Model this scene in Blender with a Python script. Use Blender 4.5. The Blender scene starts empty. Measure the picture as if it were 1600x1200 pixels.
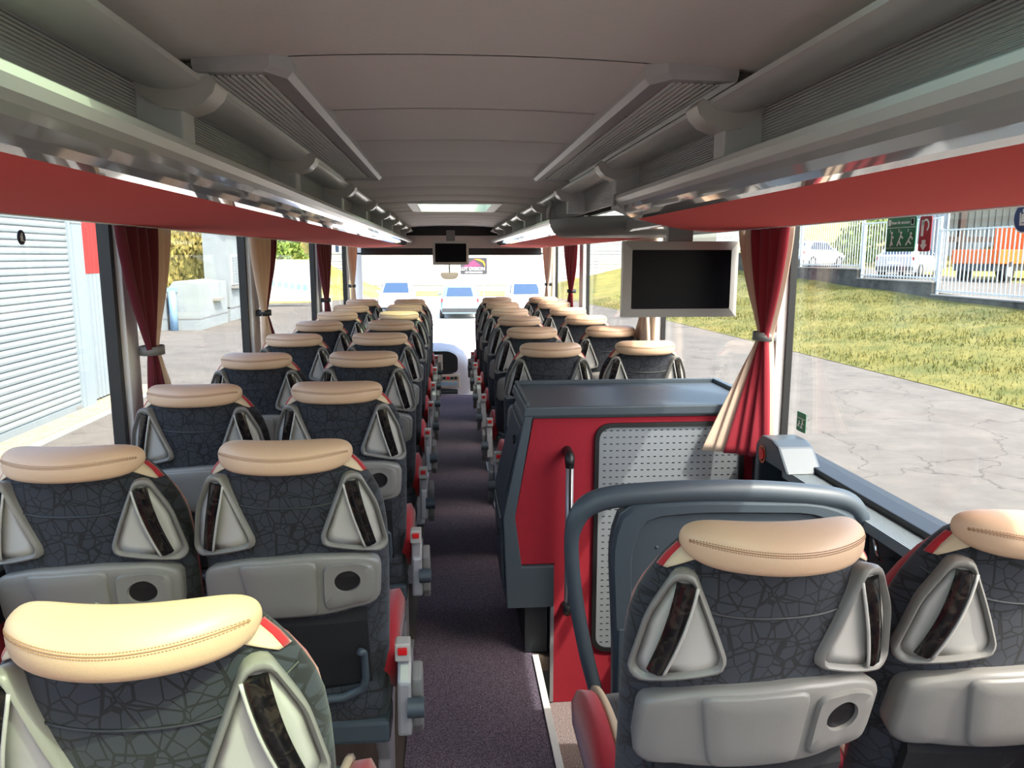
import bpy, bmesh, math, random
from mathutils import Vector, Matrix
random.seed(7)
R = math.radians
SC = bpy.context.scene
COL = SC.collection

# ------------------------------------------------------------------ camera
cam_d = bpy.data.cameras.new('camera')
cam_d.sensor_width = 36.0
cam_d.lens = 27.0                      # 1200 px on a 1600 px wide frame
cam_d.clip_start = 0.02
cam_d.clip_end = 600
cam = bpy.data.objects.new('camera', cam_d)
COL.objects.link(cam)
PITCH = math.atan(200 / 1200)
YAW = math.atan(100 / 1200 * math.cos(PITCH))
cam.location = (-0.05, 0.0, 1.6)
cam.rotation_euler = (math.pi / 2 - PITCH, 0, -YAW)
SC.camera = cam

# ------------------------------------------------------------------ light
SC.view_settings.view_transform = 'Standard'
SC.view_settings.look = 'None'
SC.view_settings.gamma = 1.0
SC.view_settings.use_curve_mapping = False
SC.view_settings.exposure = 1.25
SUN_DIR = Vector((1.0, -1.0, 1.9)).normalized()      # towards the sun: behind and to the right
SUN_EL = math.asin(SUN_DIR.z)
SUN_AZ = math.atan2(SUN_DIR.x, SUN_DIR.y)
world = bpy.data.worlds.new('sky')
SC.world = world
world.use_nodes = True
wn = world.node_tree
wn.nodes.clear()
w_out = wn.nodes.new('ShaderNodeOutputWorld')
w_bg = wn.nodes.new('ShaderNodeBackground')
w_sky = wn.nodes.new('ShaderNodeTexSky')
w_sky.sky_type = 'NISHITA'
w_sky.sun_disc = False
w_sky.sun_elevation = SUN_EL
w_sky.sun_rotation = SUN_AZ
w_sky.dust_density = 4.0
w_sky.ozone_density = 0.3
w_bg.inputs['Strength'].default_value = 0.52
wn.links.new(w_sky.outputs[0], w_bg.inputs[0])
wn.links.new(w_bg.outputs[0], w_out.inputs[0])
sun_d = bpy.data.lights.new('sun', 'SUN')
sun_d.energy = 2.7
sun_d.angle = R(0.6)
sun_d.color = (1.0, 0.95, 0.87)
sun = bpy.data.objects.new('sun', sun_d)
COL.objects.link(sun)
sun.rotation_euler = SUN_DIR.to_track_quat('Z', 'Y').to_euler()
SC.cycles.use_denoising = True
SC.cycles.max_bounces = 10
SC.cycles.diffuse_bounces = 6
SC.cycles.transparent_max_bounces = 16
SC.cycles.sample_clamp_indirect = 8.0

# ------------------------------------------------------------------ materials
def new_mat(name):
    m = bpy.data.materials.new(name)
    m.use_nodes = True
    nt = m.node_tree
    b = nt.nodes['Principled BSDF']
    return m, nt, b

def srgb(r, g, b):
    def f(c):
        c /= 255.0
        return c / 12.92 if c <= 0.04045 else ((c + 0.055) / 1.055) ** 2.4
    return (f(r), f(g), f(b), 1.0)

def plain(name, col, rough=0.5, metal=0.0, noise=0.0, nscale=60.0, bump=0.0, coat=0.0, sheen=0.0):
    m, nt, b = new_mat(name)
    b.inputs['Roughness'].default_value = rough
    b.inputs['Metallic'].default_value = metal
    if coat:
        b.inputs['Coat Weight'].default_value = coat
    if sheen:
        b.inputs['Sheen Weight'].default_value = sheen
    if noise or bump:
        tc = nt.nodes.new('ShaderNodeTexCoord')
        n = nt.nodes.new('ShaderNodeTexNoise')
        n.inputs['Scale'].default_value = nscale
        n.inputs['Detail'].default_value = 4
        nt.links.new(tc.outputs['Object'], n.inputs['Vector'])
        mx = nt.nodes.new('ShaderNodeMix')
        mx.data_type = 'RGBA'
        mx.inputs[6].default_value = tuple(c * (1 - noise) for c in col[:3]) + (1,)
        mx.inputs[7].default_value = tuple(min(1, c * (1 + noise)) for c in col[:3]) + (1,)
        nt.links.new(n.outputs[0], mx.inputs[0])
        nt.links.new(mx.outputs[2], b.inputs['Base Color'])
        if bump:
            bp = nt.nodes.new('ShaderNodeBump')
            bp.inputs['Strength'].default_value = bump
            bp.inputs['Distance'].default_value = 0.002
            nt.links.new(n.outputs[0], bp.inputs['Height'])
            nt.links.new(bp.outputs[0], b.inputs['Normal'])
    else:
        b.inputs['Base Color'].default_value = col
    return m

def cracked_fabric():
    m, nt, b = new_mat('cracked_fabric')
    tc = nt.nodes.new('ShaderNodeTexCoord')
    v = nt.nodes.new('ShaderNodeTexVoronoi')
    v.feature = 'DISTANCE_TO_EDGE'
    v.inputs['Scale'].default_value = 32
    v2 = nt.nodes.new('ShaderNodeTexVoronoi')
    v2.feature = 'DISTANCE_TO_EDGE'
    v2.inputs['Scale'].default_value = 19
    mp = nt.nodes.new('ShaderNodeMapping')
    mp.inputs['Scale'].default_value = (1, 0.06, 1)
    nt.links.new(tc.outputs['Object'], mp.inputs['Vector'])
    nt.links.new(mp.outputs[0], v.inputs['Vector'])
    nt.links.new(mp.outputs[0], v2.inputs['Vector'])
    mn = nt.nodes.new('ShaderNodeMath')
    mn.operation = 'MINIMUM'
    nt.links.new(v.outputs['Distance'], mn.inputs[0])
    nt.links.new(v2.outputs['Distance'], mn.inputs[1])
    cr = nt.nodes.new('ShaderNodeValToRGB')
    cr.color_ramp.elements[0].position = 0.026
    cr.color_ramp.elements[0].color = (0.004, 0.004, 0.006, 1)
    cr.color_ramp.elements[1].position = 0.038
    cr.color_ramp.elements[1].color = (0.022, 0.025, 0.035, 1)
    nt.links.new(mn.outputs[0], cr.inputs[0])
    nt.links.new(cr.outputs[0], b.inputs['Base Color'])
    n = nt.nodes.new('ShaderNodeTexNoise')
    n.inputs['Scale'].default_value = 900
    nt.links.new(tc.outputs['Object'], n.inputs['Vector'])
    bp = nt.nodes.new('ShaderNodeBump')
    bp.inputs['Strength'].default_value = 0.25
    bp.inputs['Distance'].default_value = 0.001
    nt.links.new(n.outputs[0], bp.inputs['Height'])
    nt.links.new(bp.outputs[0], b.inputs['Normal'])
    b.inputs['Roughness'].default_value = 0.85
    b.inputs['Sheen Weight'].default_value = 0.15
    return m

def carpet_mat(name, dark, light, scale):
    m, nt, b = new_mat(name)
    tc = nt.nodes.new('ShaderNodeTexCoord')
    n = nt.nodes.new('ShaderNodeTexNoise')
    n.inputs['Scale'].default_value = scale
    n.inputs['Detail'].default_value = 3
    nt.links.new(tc.outputs['Object'], n.inputs['Vector'])
    cr = nt.nodes.new('ShaderNodeValToRGB')
    cr.color_ramp.elements[0].position = 0.40
    cr.color_ramp.elements[0].color = dark
    cr.color_ramp.elements[1].position = 0.66
    cr.color_ramp.elements[1].color = light
    nt.links.new(n.outputs[0], cr.inputs[0])
    nt.links.new(cr.outputs[0], b.inputs['Base Color'])
    bp = nt.nodes.new('ShaderNodeBump')
    bp.inputs['Strength'].default_value = 0.6
    bp.inputs['Distance'].default_value = 0.003
    nt.links.new(n.outputs[0], bp.inputs['Height'])
    nt.links.new(bp.outputs[0], b.inputs['Normal'])
    b.inputs['Roughness'].default_value = 0.95
    return m

def ribbed(name, col, axis, freq, rough, metal=0.0):
    m, nt, b = new_mat(name)
    tc = nt.nodes.new('ShaderNodeTexCoord')
    w = nt.nodes.new('ShaderNodeTexWave')
    w.bands_direction = axis
    w.inputs['Scale'].default_value = freq
    nt.links.new(tc.outputs['Object'], w.inputs['Vector'])
    bp = nt.nodes.new('ShaderNodeBump')
    bp.inputs['Strength'].default_value = 0.8
    bp.inputs['Distance'].default_value = 0.004
    nt.links.new(w.outputs['Fac'], bp.inputs['Height'])
    nt.links.new(bp.outputs[0], b.inputs['Normal'])
    b.inputs['Base Color'].default_value = col
    b.inputs['Roughness'].default_value = rough
    b.inputs['Metallic'].default_value = metal
    return m

def glass_mat(name, tint, refl=0.10):
    m, nt, b = new_mat(name)
    nt.nodes.remove(b)
    out = nt.nodes['Material Output']
    tr = nt.nodes.new('ShaderNodeBsdfTransparent')
    tr.inputs['Color'].default_value = tint
    gl = nt.nodes.new('ShaderNodeBsdfGlossy')
    gl.inputs['Roughness'].default_value = 0.0
    fr = nt.nodes.new('ShaderNodeLayerWeight')
    fr.inputs['Blend'].default_value = 0.5
    pw = nt.nodes.new('ShaderNodeMath')
    pw.operation = 'POWER'
    pw.inputs[1].default_value = 3.0
    nt.links.new(fr.outputs['Facing'], pw.inputs[0])
    ma = nt.nodes.new('ShaderNodeMath')
    ma.operation = 'MULTIPLY_ADD'
    ma.inputs[1].default_value = refl * 1.6
    ma.inputs[2].default_value = refl * 0.2
    nt.links.new(pw.outputs[0], ma.inputs[0])
    ms = nt.nodes.new('ShaderNodeMixShader')
    nt.links.new(ma.outputs[0], ms.inputs[0])
    nt.links.new(tr.outputs[0], ms.inputs[1])
    nt.links.new(gl.outputs[0], ms.inputs[2])
    nt.links.new(ms.outputs[0], out.inputs[0])
    return m

def noise2(name, c1, c2, scale, p0=0.35, p1=0.65, rough=0.9, scale2=None, bump=0.0):
    m, nt, b = new_mat(name)
    tc = nt.nodes.new('ShaderNodeTexCoord')
    n = nt.nodes.new('ShaderNodeTexNoise')
    n.inputs['Scale'].default_value = scale
    n.inputs['Detail'].default_value = 8
    n.inputs['Roughness'].default_value = 0.7
    nt.links.new(tc.outputs['Object'], n.inputs['Vector'])
    cr = nt.nodes.new('ShaderNodeValToRGB')
    cr.color_ramp.elements[0].position = p0
    cr.color_ramp.elements[0].color = c1
    cr.color_ramp.elements[1].position = p1
    cr.color_ramp.elements[1].color = c2
    nt.links.new(n.outputs[0], cr.inputs[0])
    nt.links.new(cr.outputs[0], b.inputs['Base Color'])
    if bump:
        bp = nt.nodes.new('ShaderNodeBump')
        bp.inputs['Strength'].default_value = bump
        bp.inputs['Distance'].default_value = 0.05
        nt.links.new(n.outputs[0], bp.inputs['Height'])
        nt.links.new(bp.outputs[0], b.inputs['Normal'])
    b.inputs['Roughness'].default_value = rough
    return m

def wood_handle():
    m, nt, b = new_mat('dark_marbled')
    tc = nt.nodes.new('ShaderNodeTexCoord')
    n = nt.nodes.new('ShaderNodeTexNoise')
    n.inputs['Scale'].default_value = 45
    n.inputs['Detail'].default_value = 6
    n.inputs['Distortion'].default_value = 1.5
    nt.links.new(tc.outputs['Object'], n.inputs['Vector'])
    cr = nt.nodes.new('ShaderNodeValToRGB')
    cr.color_ramp.elements[0].position = 0.45
    cr.color_ramp.elements[0].color = (0.006, 0.006, 0.007, 1)
    cr.color_ramp.elements[1].position = 0.75
    cr.color_ramp.elements[1].color = (0.035, 0.027, 0.022, 1)
    nt.links.new(n.outputs[0], cr.inputs[0])
    nt.links.new(cr.outputs[0], b.inputs['Base Color'])
    b.inputs['Roughness'].default_value = 0.12
    return m

def wood_floor():
    m, nt, b = new_mat('wood_floor')
    tc = nt.nodes.new('ShaderNodeTexCoord')
    mp = nt.nodes.new('ShaderNodeMapping')
    mp.inputs['Scale'].default_value = (30, 2, 1)
    n = nt.nodes.new('ShaderNodeTexNoise')
    n.inputs['Scale'].default_value = 2
    n.inputs['Detail'].default_value = 6
    nt.links.new(tc.outputs['Object'], mp.inputs['Vector'])
    nt.links.new(mp.outputs[0], n.inputs['Vector'])
    cr = nt.nodes.new('ShaderNodeValToRGB')
    cr.color_ramp.elements[0].color = (0.03, 0.022, 0.018, 1)
    cr.color_ramp.elements[1].color = (0.14, 0.105, 0.085, 1)
    nt.links.new(n.outputs[0], cr.inputs[0])
    nt.links.new(cr.outputs[0], b.inputs['Base Color'])
    b.inputs['Roughness'].default_value = 0.5
    return m

M = {}
M['fabric'] = cracked_fabric()
M['leather'] = plain('cream_leather', srgb(206, 172, 143), 0.42, noise=0.05, nscale=300, bump=0.12)
M['thread'] = plain('tan_thread', srgb(150, 112, 82), 0.8)
M['red_velour'] = plain('red_velour', srgb(160, 16, 30), 0.9, noise=0.12, nscale=90, bump=0.1, sheen=0.3)
M['red_felt'] = plain('red_felt', srgb(222, 76, 72), 0.95, noise=0.07, nscale=220, bump=0.25)
M['red_board'] = plain('red_board', srgb(146, 20, 38), 0.9, noise=0.10, nscale=40, bump=0.1)
M['cream_cloth'] = plain('cream_cloth', srgb(200, 178, 150), 0.85)
M['grey_plastic'] = plain('grey_plastic', srgb(126, 123, 119), 0.38, noise=0.03, nscale=400, bump=0.08)
M['grey_light'] = plain('light_grey_plastic', srgb(180, 177, 172), 0.35)
M['grey_mid'] = plain('mid_grey_plastic', srgb(122, 121, 120), 0.45)
M['grey_bracket'] = plain('bracket_grey', srgb(186, 186, 186), 0.42)
M['anthracite'] = plain('anthracite_plastic', srgb(66, 76, 84), 0.42, noise=0.04, nscale=500, bump=0.1)
M['anthracite_dark'] = plain('dark_anthracite', srgb(40, 44, 48), 0.5)
M['black'] = plain('black_plastic', (0.010, 0.010, 0.011, 1), 0.45)
M['black_net'] = plain('black_net', (0.008, 0.008, 0.010, 1), 0.9, noise=0.4, nscale=500, bump=0.5)
M['marbled'] = wood_handle()
M['screen'] = plain('screen_black', (0.003, 0.003, 0.006, 1), 0.35)
M['screen'].node_tree.nodes['Principled BSDF'].inputs['Specular IOR Level'].default_value = 0.12
M['chrome'] = plain('chrome', (0.75, 0.75, 0.75, 1), 0.12, metal=1.0)
M['metal'] = plain('satin_metal', srgb(165, 165, 168), 0.35, metal=0.5)
M['gloss'] = plain('glossy_grey', srgb(186, 185, 182), 0.07, metal=0.2, coat=1.0)
M['satin'] = plain('satin_grey', srgb(190, 190, 188), 0.28, metal=0.15)
M['ribs'] = ribbed('ribbed_grey', srgb(188, 188, 188), 'Z', 55, 0.35, 0.2)
M['ribs_sill'] = ribbed('ribbed_sill', srgb(116, 125, 128), 'X', 45, 0.35)
M['ceiling'] = plain('ceiling_fabric', srgb(216, 211, 207), 0.95, noise=0.05, nscale=120, bump=0.2)
M['header'] = plain('header_beige', srgb(206, 190, 184), 0.8)
M['white'] = plain('white_paint', srgb(225, 226, 224), 0.5)
M['wall_grey'] = plain('pillar_grey', srgb(232, 232, 228), 0.5)
M['carpet'] = carpet_mat('aisle_carpet', srgb(58, 50, 62), srgb(126, 112, 128), 260)
M['carpet_step'] = carpet_mat('step_carpet', srgb(95, 80, 80), srgb(185, 168, 165), 260)
M['wood'] = wood_floor()
M['curtain_red'] = plain('curtain_red', srgb(146, 12, 36), 0.75, sheen=0.3)
M['curtain_dark'] = plain('curtain_wine', srgb(96, 12, 34), 0.8, sheen=0.2)
M['curtain_beige'] = plain('curtain_beige', srgb(222, 196, 172), 0.8)
M['glass'] = glass_mat('tinted_glass', (0.83, 0.85, 0.84, 1), 0.10)
M['glass_clear'] = glass_mat('clear_glass', (0.97, 0.98, 0.975, 1), 0.06)
M['glass_hatch'] = glass_mat('green_hatch_glass', (0.66, 0.77, 0.64, 1), 0.08)
M['green_sign'] = plain('green_sign', srgb(0, 110, 72), 0.5)
M['red_sign'] = plain('red_sign', srgb(165, 18, 40), 0.5)
M['blue_sign'] = plain('blue_sign', srgb(20, 60, 120), 0.5)
M['dark_sign'] = plain('dark_sign', srgb(22, 30, 48), 0.5)
M['sign_white'] = plain('sign_white', srgb(240, 244, 240), 0.6)
M['orange'] = plain('orange_paint', srgb(206, 92, 16), 0.5)
M['red_button'] = plain('red_button', srgb(210, 20, 24), 0.4)
M['perf'] = plain('perforated_sheet', srgb(138, 144, 149), 0.4, metal=0.2)
M['net_cord'] = plain('net_cord', (0.01, 0.01, 0.01, 1), 0.9)
# outside
M['asphalt'] = noise2('asphalt', srgb(86, 81, 75), srgb(108, 102, 94), 1.3, 0.3, 0.7, 0.95)
def add_cracks(m):
    nt = m.node_tree
    b = nt.nodes['Principled BSDF']
    src = b.inputs['Base Color'].links[0].from_socket
    tc = nt.nodes.new('ShaderNodeTexCoord')
    n = nt.nodes.new('ShaderNodeTexNoise')
    n.inputs['Scale'].default_value = 1.7
    n.inputs['Detail'].default_value = 5
    nt.links.new(tc.outputs['Object'], n.inputs['Vector'])
    ad = nt.nodes.new('ShaderNodeMixRGB')
    ad.blend_type = 'ADD'
    ad.inputs[0].default_value = 0.9
    nt.links.new(tc.outputs['Object'], ad.inputs[1])
    nt.links.new(n.outputs['Color'], ad.inputs[2])
    v = nt.nodes.new('ShaderNodeTexVoronoi')
    v.feature = 'DISTANCE_TO_EDGE'
    v.inputs['Scale'].default_value = 0.55
    nt.links.new(ad.outputs[0], v.inputs['Vector'])
    cr = nt.nodes.new('ShaderNodeValToRGB')
    cr.color_ramp.elements[0].position = 0.0
    cr.color_ramp.elements[0].color = (0.45, 0.44, 0.43, 1)
    cr.color_ramp.elements[1].position = 0.012
    cr.color_ramp.elements[1].color = (1, 1, 1, 1)
    nt.links.new(v.outputs['Distance'], cr.inputs[0])
    st = nt.nodes.new('ShaderNodeTexNoise')
    st.inputs['Scale'].default_value = 0.55
    st.inputs['Detail'].default_value = 2
    nt.links.new(tc.outputs['Object'], st.inputs['Vector'])
    sr = nt.nodes.new('ShaderNodeValToRGB')
    sr.color_ramp.elements[0].position = 0.27
    sr.color_ramp.elements[0].color = (0.62, 0.62, 0.62, 1)
    sr.color_ramp.elements[1].position = 0.31
    sr.color_ramp.elements[1].color = (1, 1, 1, 1)
    nt.links.new(st.outputs[0], sr.inputs[0])
    m1 = nt.nodes.new('ShaderNodeMixRGB')
    m1.blend_type = 'MULTIPLY'
    m1.inputs[0].default_value = 1
    nt.links.new(src, m1.inputs[1])
    nt.links.new(cr.outputs[0], m1.inputs[2])
    m2 = nt.nodes.new('ShaderNodeMixRGB')
    m2.blend_type = 'MULTIPLY'
    m2.inputs[0].default_value = 1
    nt.links.new(m1.outputs[0], m2.inputs[1])
    nt.links.new(sr.outputs[0], m2.inputs[2])
    nt.links.new(m2.outputs[0], b.inputs['Base Color'])
add_cracks(M['asphalt'])
M['leaf_yellow'] = noise2('autumn_leaf', srgb(104, 104, 48), srgb(176, 156, 84), 2.0, 0.35, 0.65, 0.8)
M['grass'] = noise2('dry_grass', srgb(78, 84, 30), srgb(120, 112, 54), 1.2, 0.35, 0.66, 1.0, bump=0.6)
M['blade'] = noise2('grass_blades', srgb(82, 90, 32), srgb(128, 119, 60), 0.6, 0.35, 0.65, 0.9)
M['hill'] = noise2('hill_scrub', srgb(84, 94, 40), srgb(170, 150, 78), 0.5, 0.35, 0.62, 1.0, bump=0.8)
M['leaf'] = noise2('bush_leaf', srgb(58, 84, 30), srgb(128, 150, 56), 4.0, 0.35, 0.65, 0.8)
M['concrete'] = noise2('old_concrete', srgb(52, 50, 47), srgb(98, 95, 89), 1.6, 0.35, 0.7, 0.95)
M['glare_ground'] = noise2('glare_ground', srgb(188, 182, 172), srgb(206, 200, 190), 1.5, 0.3, 0.7, 0.95)  # paled to stand for blown-out ground and reflect light indoors
M['coping'] = plain('coping', srgb(128, 126, 122), 0.8)
M['fence'] = plain('white_fence', srgb(196, 202, 202), 0.5)
M['shutter'] = plain('shutter_slat', srgb(140, 149, 152), 0.4, metal=0.1)
M['clad_grey'] = plain('grey_cladding', srgb(122, 133, 139), 0.45)
M['clad_red'] = plain('red_cladding', srgb(150, 34, 32), 0.5)
M['column'] = plain('pale_column', srgb(130, 142, 149), 0.5)
M['paving'] = noise2('yellow_paving', srgb(140, 124, 96), srgb(172, 158, 130), 6, 0.3, 0.7, 0.95)
M['render'] = noise2('white_render', srgb(124, 132, 134), srgb(140, 147, 148), 1.0, 0.3, 0.7, 0.9)
M['siding'] = plain('white_siding', srgb(176, 178, 176), 0.5)
M['roof_dark'] = plain('roof_dark', srgb(78, 80, 84), 0.7)
M['blue_pipe'] = plain('blue_pipe', srgb(120, 156, 190), 0.5)
M['timber'] = plain('dark_timber', srgb(62, 50, 46), 0.8)
M['barn'] = plain('barn_sheet', srgb(150, 158, 164), 0.5)
M['tyre'] = plain('tyre', (0.015, 0.015, 0.016, 1), 0.8)
M['car_blue'] = plain('car_pale_blue', srgb(112, 140, 158), 0.25, metal=0.3, coat=0.6)
M['car_white'] = plain('car_white', srgb(176, 180, 184), 0.3, coat=0.6)
M['car_glass'] = plain('car_glass', srgb(40, 60, 84), 0.08)
M['tail'] = plain('tail_lamp', srgb(170, 30, 34), 0.2)
M['purple_sign'] = plain('sign_purple', srgb(104, 40, 78), 0.5)
M['grey_sign'] = plain('sign_grey', srgb(46, 44, 50), 0.5)
M['yellow_sign'] = plain('sign_yellow', srgb(186, 134, 24), 0.5)
M['dash_blue'] = plain('dash_grey_blue', srgb(138, 138, 150), 0.5)
M['dash_panel'] = plain('dash_panel', srgb(170, 160, 150), 0.4)

# ------------------------------------------------------------------ mesh helpers
class MB:
    def __init__(s):
        s.v = []
        s.f = []
    def add(s, vs, fs):
        o = len(s.v)
        s.v += [tuple(p) for p in vs]
        s.f += [tuple(i + o for i in f) for f in fs]
        return s
    def box(s, x0, x1, y0, y1, z0, z1):
        vs = [(x, y, z) for z in (z0, z1) for y in (y0, y1) for x in (x0, x1)]
        return s.add(vs, [(0, 2, 3, 1), (4, 5, 7, 6), (0, 1, 5, 4), (2, 6, 7, 3), (0, 4, 6, 2), (1, 3, 7, 5)])
    def loft(s, rings, cap=True, closed=True):
        n = len(rings[0])
        vs = [p for r in rings for p in r]
        fs = []
        for i in range(len(rings) - 1):
            for j in range(n if closed else n - 1):
                k = (j + 1) % n
                fs.append((i * n + j, i * n + k, (i + 1) * n + k, (i + 1) * n + j))
        if cap:
            fs.append(tuple(range(n - 1, -1, -1)))
            fs.append(tuple((len(rings) - 1) * n + j for j in range(n)))
        return s.add(vs, fs)
    def tube(s, pts, r, n=8, cap=True):
        pts = [Vector(p) for p in pts]
        rs = r if isinstance(r, (list, tuple)) else [r] * len(pts)
        rings = []
        t0 = (pts[1] - pts[0]).normalized()
        ref = Vector((0, 0, 1)) if abs(t0.z) < 0.9 else Vector((1, 0, 0))
        a = t0.cross(ref).normalized()
        for i, p in enumerate(pts):
            if i == 0:
                t = t0
            elif i == len(pts) - 1:
                t = (pts[i] - pts[i - 1]).normalized()
            else:
                t = ((pts[i + 1] - p).normalized() + (p - pts[i - 1]).normalized()).normalized()
            a = (a - t * a.dot(t)).normalized()
            b = t.cross(a)
            rings.append([p + (a * math.cos(2 * math.pi * k / n) + b * math.sin(2 * math.pi * k / n)) * rs[i] for k in range(n)])
        return s.loft(rings, cap)
    def prism(s, poly, axis, a, b):
        # poly: list of 2-D points; axis 'x','y','z' is the direction of extrusion
        def mk(p, t):
            return {'x': (t, p[0], p[1]), 'y': (p[0], t, p[1]), 'z': (p[0], p[1], t)}[axis]
        n = len(poly)
        vs = [mk(p, a) for p in poly] + [mk(p, b) for p in poly]
        fs = [tuple(range(n - 1, -1, -1)), tuple(range(n, 2 * n))]
        fs += [(i, (i + 1) % n, n + (i + 1) % n, n + i) for i in range(n)]
        return s.add(vs, fs)
    def build(s, name, mat, parent=None, smooth=False, bevel=0.0, loc=None, subsurf=0, solid=0.0, auto=None):
        me = bpy.data.meshes.new(name)
        me.from_pydata(s.v, [], s.f)
        bm = bmesh.new()
        bm.from_mesh(me)
        bmesh.ops.recalc_face_normals(bm, faces=bm.faces)
        if bevel:
            bmesh.ops.bevel(bm, geom=list(bm.edges), offset=bevel, segments=2, profile=0.6, affect='EDGES', clamp_overlap=True)
        for f in bm.faces:
            f.smooth = smooth
        if smooth and auto is not None:
            for e in bm.edges:
                if len(e.link_faces) == 2 and e.calc_face_angle() > auto:
                    e.smooth = False
        bm.to_mesh(me)
        bm.free()
        me.materials.append(M[mat])
        o = bpy.data.objects.new(name, me)
        COL.objects.link(o)
        if parent:
            o.parent = parent
        if loc:
            o.location = loc
        if solid:
            md = o.modifiers.new('solid', 'SOLIDIFY')
            md.thickness = solid
            md.offset = 0
        if subsurf:
            md = o.modifiers.new('sub', 'SUBSURF')
            md.levels = subsurf
            md.render_levels = subsurf
        return o

def tag(o, label, cat, group=None):
    o['label'] = label
    o['category'] = cat
    if group:
        o['group'] = group
    return o

def thing(name, label, cat, loc=(0, 0, 0), rz=0.0, group=None):
    o = bpy.data.objects.new(name, None)
    o.empty_display_size = 0.1
    COL.objects.link(o)
    o.location = loc
    o.rotation_euler = (0, 0, rz)
    return tag(o, label, cat, group)

def struct(o):
    o['kind'] = 'structure'
    return o

def copy_tree(o, parent=None):
    c = o.copy()
    COL.objects.link(c)
    c.parent = parent
    for ch in list(o.children):
        copy_tree(ch, c)
    return c

def box(x0, x1, y0, y1, z0, z1):
    return MB().box(x0, x1, y0, y1, z0, z1)

def round_poly(pts, r, n=5):
    out = []
    m = len(pts)
    for i in range(m):
        p = Vector(pts[i])
        a = Vector(pts[i - 1]) - p
        b = Vector(pts[(i + 1) % m]) - p
        rr = min(r, a.length * 0.45, b.length * 0.45)
        p0 = p + a.normalized() * rr
        p1 = p + b.normalized() * rr
        for k in range(n + 1):
            t = k / n
            q = p0 * (1 - t) ** 2 + p * 2 * t * (1 - t) + p1 * t ** 2
            out.append((q.x, q.y))
    return out

def resample(poly, n):
    P = [Vector(p) for p in poly]
    L = [0.0]
    for i in range(len(P)):
        L.append(L[-1] + (P[(i + 1) % len(P)] - P[i]).length)
    out = []
    j = 0
    for k in range(n):
        t = L[-1] * k / n
        while L[j + 1] < t:
            j += 1
        u = (t - L[j]) / max(1e-9, L[j + 1] - L[j])
        q = P[j].lerp(P[(j + 1) % len(P)], u)
        out.append((q.x, q.y))
    return out

def text_part(s, size, mat, parent, mtx, name='lettering', bold=False):
    cu = bpy.data.curves.new(name, 'FONT')
    cu.body = s
    cu.size = size
    cu.align_x = 'CENTER'
    cu.align_y = 'CENTER'
    cu.extrude = 0.0006
    if bold:
        cu.offset = size * 0.02
    tmp = bpy.data.objects.new('tmp_text', cu)
    COL.objects.link(tmp)
    dg = bpy.context.evaluated_depsgraph_get()
    me = bpy.data.meshes.new_from_object(tmp.evaluated_get(dg))
    bpy.data.objects.remove(tmp)
    bpy.data.curves.remove(cu)
    me.name = name
    me.transform(mtx)
    me.materials.clear()
    me.materials.append(M[mat])
    o = bpy.data.objects.new(name, me)
    COL.objects.link(o)
    o.parent = parent
    return o

# ================================================================== THE COACH SHELL
Y0, Y1 = -1.6, 9.95
G = -1.2                      # ground outside
# floor: wood-look boards, leaving out the stairwell of the middle door
f = MB()
f.box(-1.2, 0.28, Y0, 8.8, -0.06, 0.0)
f.box(0.28, 1.2, Y0, 1.62, -0.06, 0.0)
f.box(0.28, 1.2, 2.86, 8.8, -0.06, 0.0)
struct(f.build('floor', 'wood'))
cp = thing('aisle_carpet', 'dark purple-grey speckled carpet runner along the coach aisle', 'carpet')
MB().box(-0.21, 0.28, Y0, 8.8, 0.0005, 0.005).build('runner', 'carpet', cp)
MB().box(0.268, 0.292, 1.62, 2.86, -0.02, 0.014).build('step_edging', 'wall_grey', cp)
MB().box(-0.24, 0.28, 8.8, 8.83, -0.03, 0.012).build('front_edging', 'metal', cp)
# stairwell of the middle door
st = MB()
st.box(0.28, 0.62, 1.62, 2.86, -0.28, -0.20)
st.box(0.62, 0.92, 1.62, 2.86, -0.50, -0.42)
st.box(0.92, 1.2, 1.62, 2.86, -0.75, -0.66)
o = st.build('stairwell_steps', 'carpet_step')
tag(o, 'speckled pinkish carpeted steps going down to the middle door', 'steps')
sw = MB()
sw.box(0.262, 0.28, 1.62, 2.86, -0.28, -0.06)
sw.box(0.28, 1.2, 1.60, 1.62, -0.75, -0.06)
sw.box(0.61, 0.62, 1.62, 2.86, -0.5, -0.28)
sw.box(0.91, 0.92, 1.62, 2.86, -0.75, -0.5)
struct(sw.build('trim_1', 'anthracite_dark'))
# driver's area, lower floor at the front
struct(box(-1.2, 1.2, 8.8, Y1, -0.52, -0.45).build('floor_front', 'grey_light'))
struct(box(-1.2, 1.2, 8.78, 8.8, -0.5, -0.06).build('trim_2', 'grey_light'))

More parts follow.
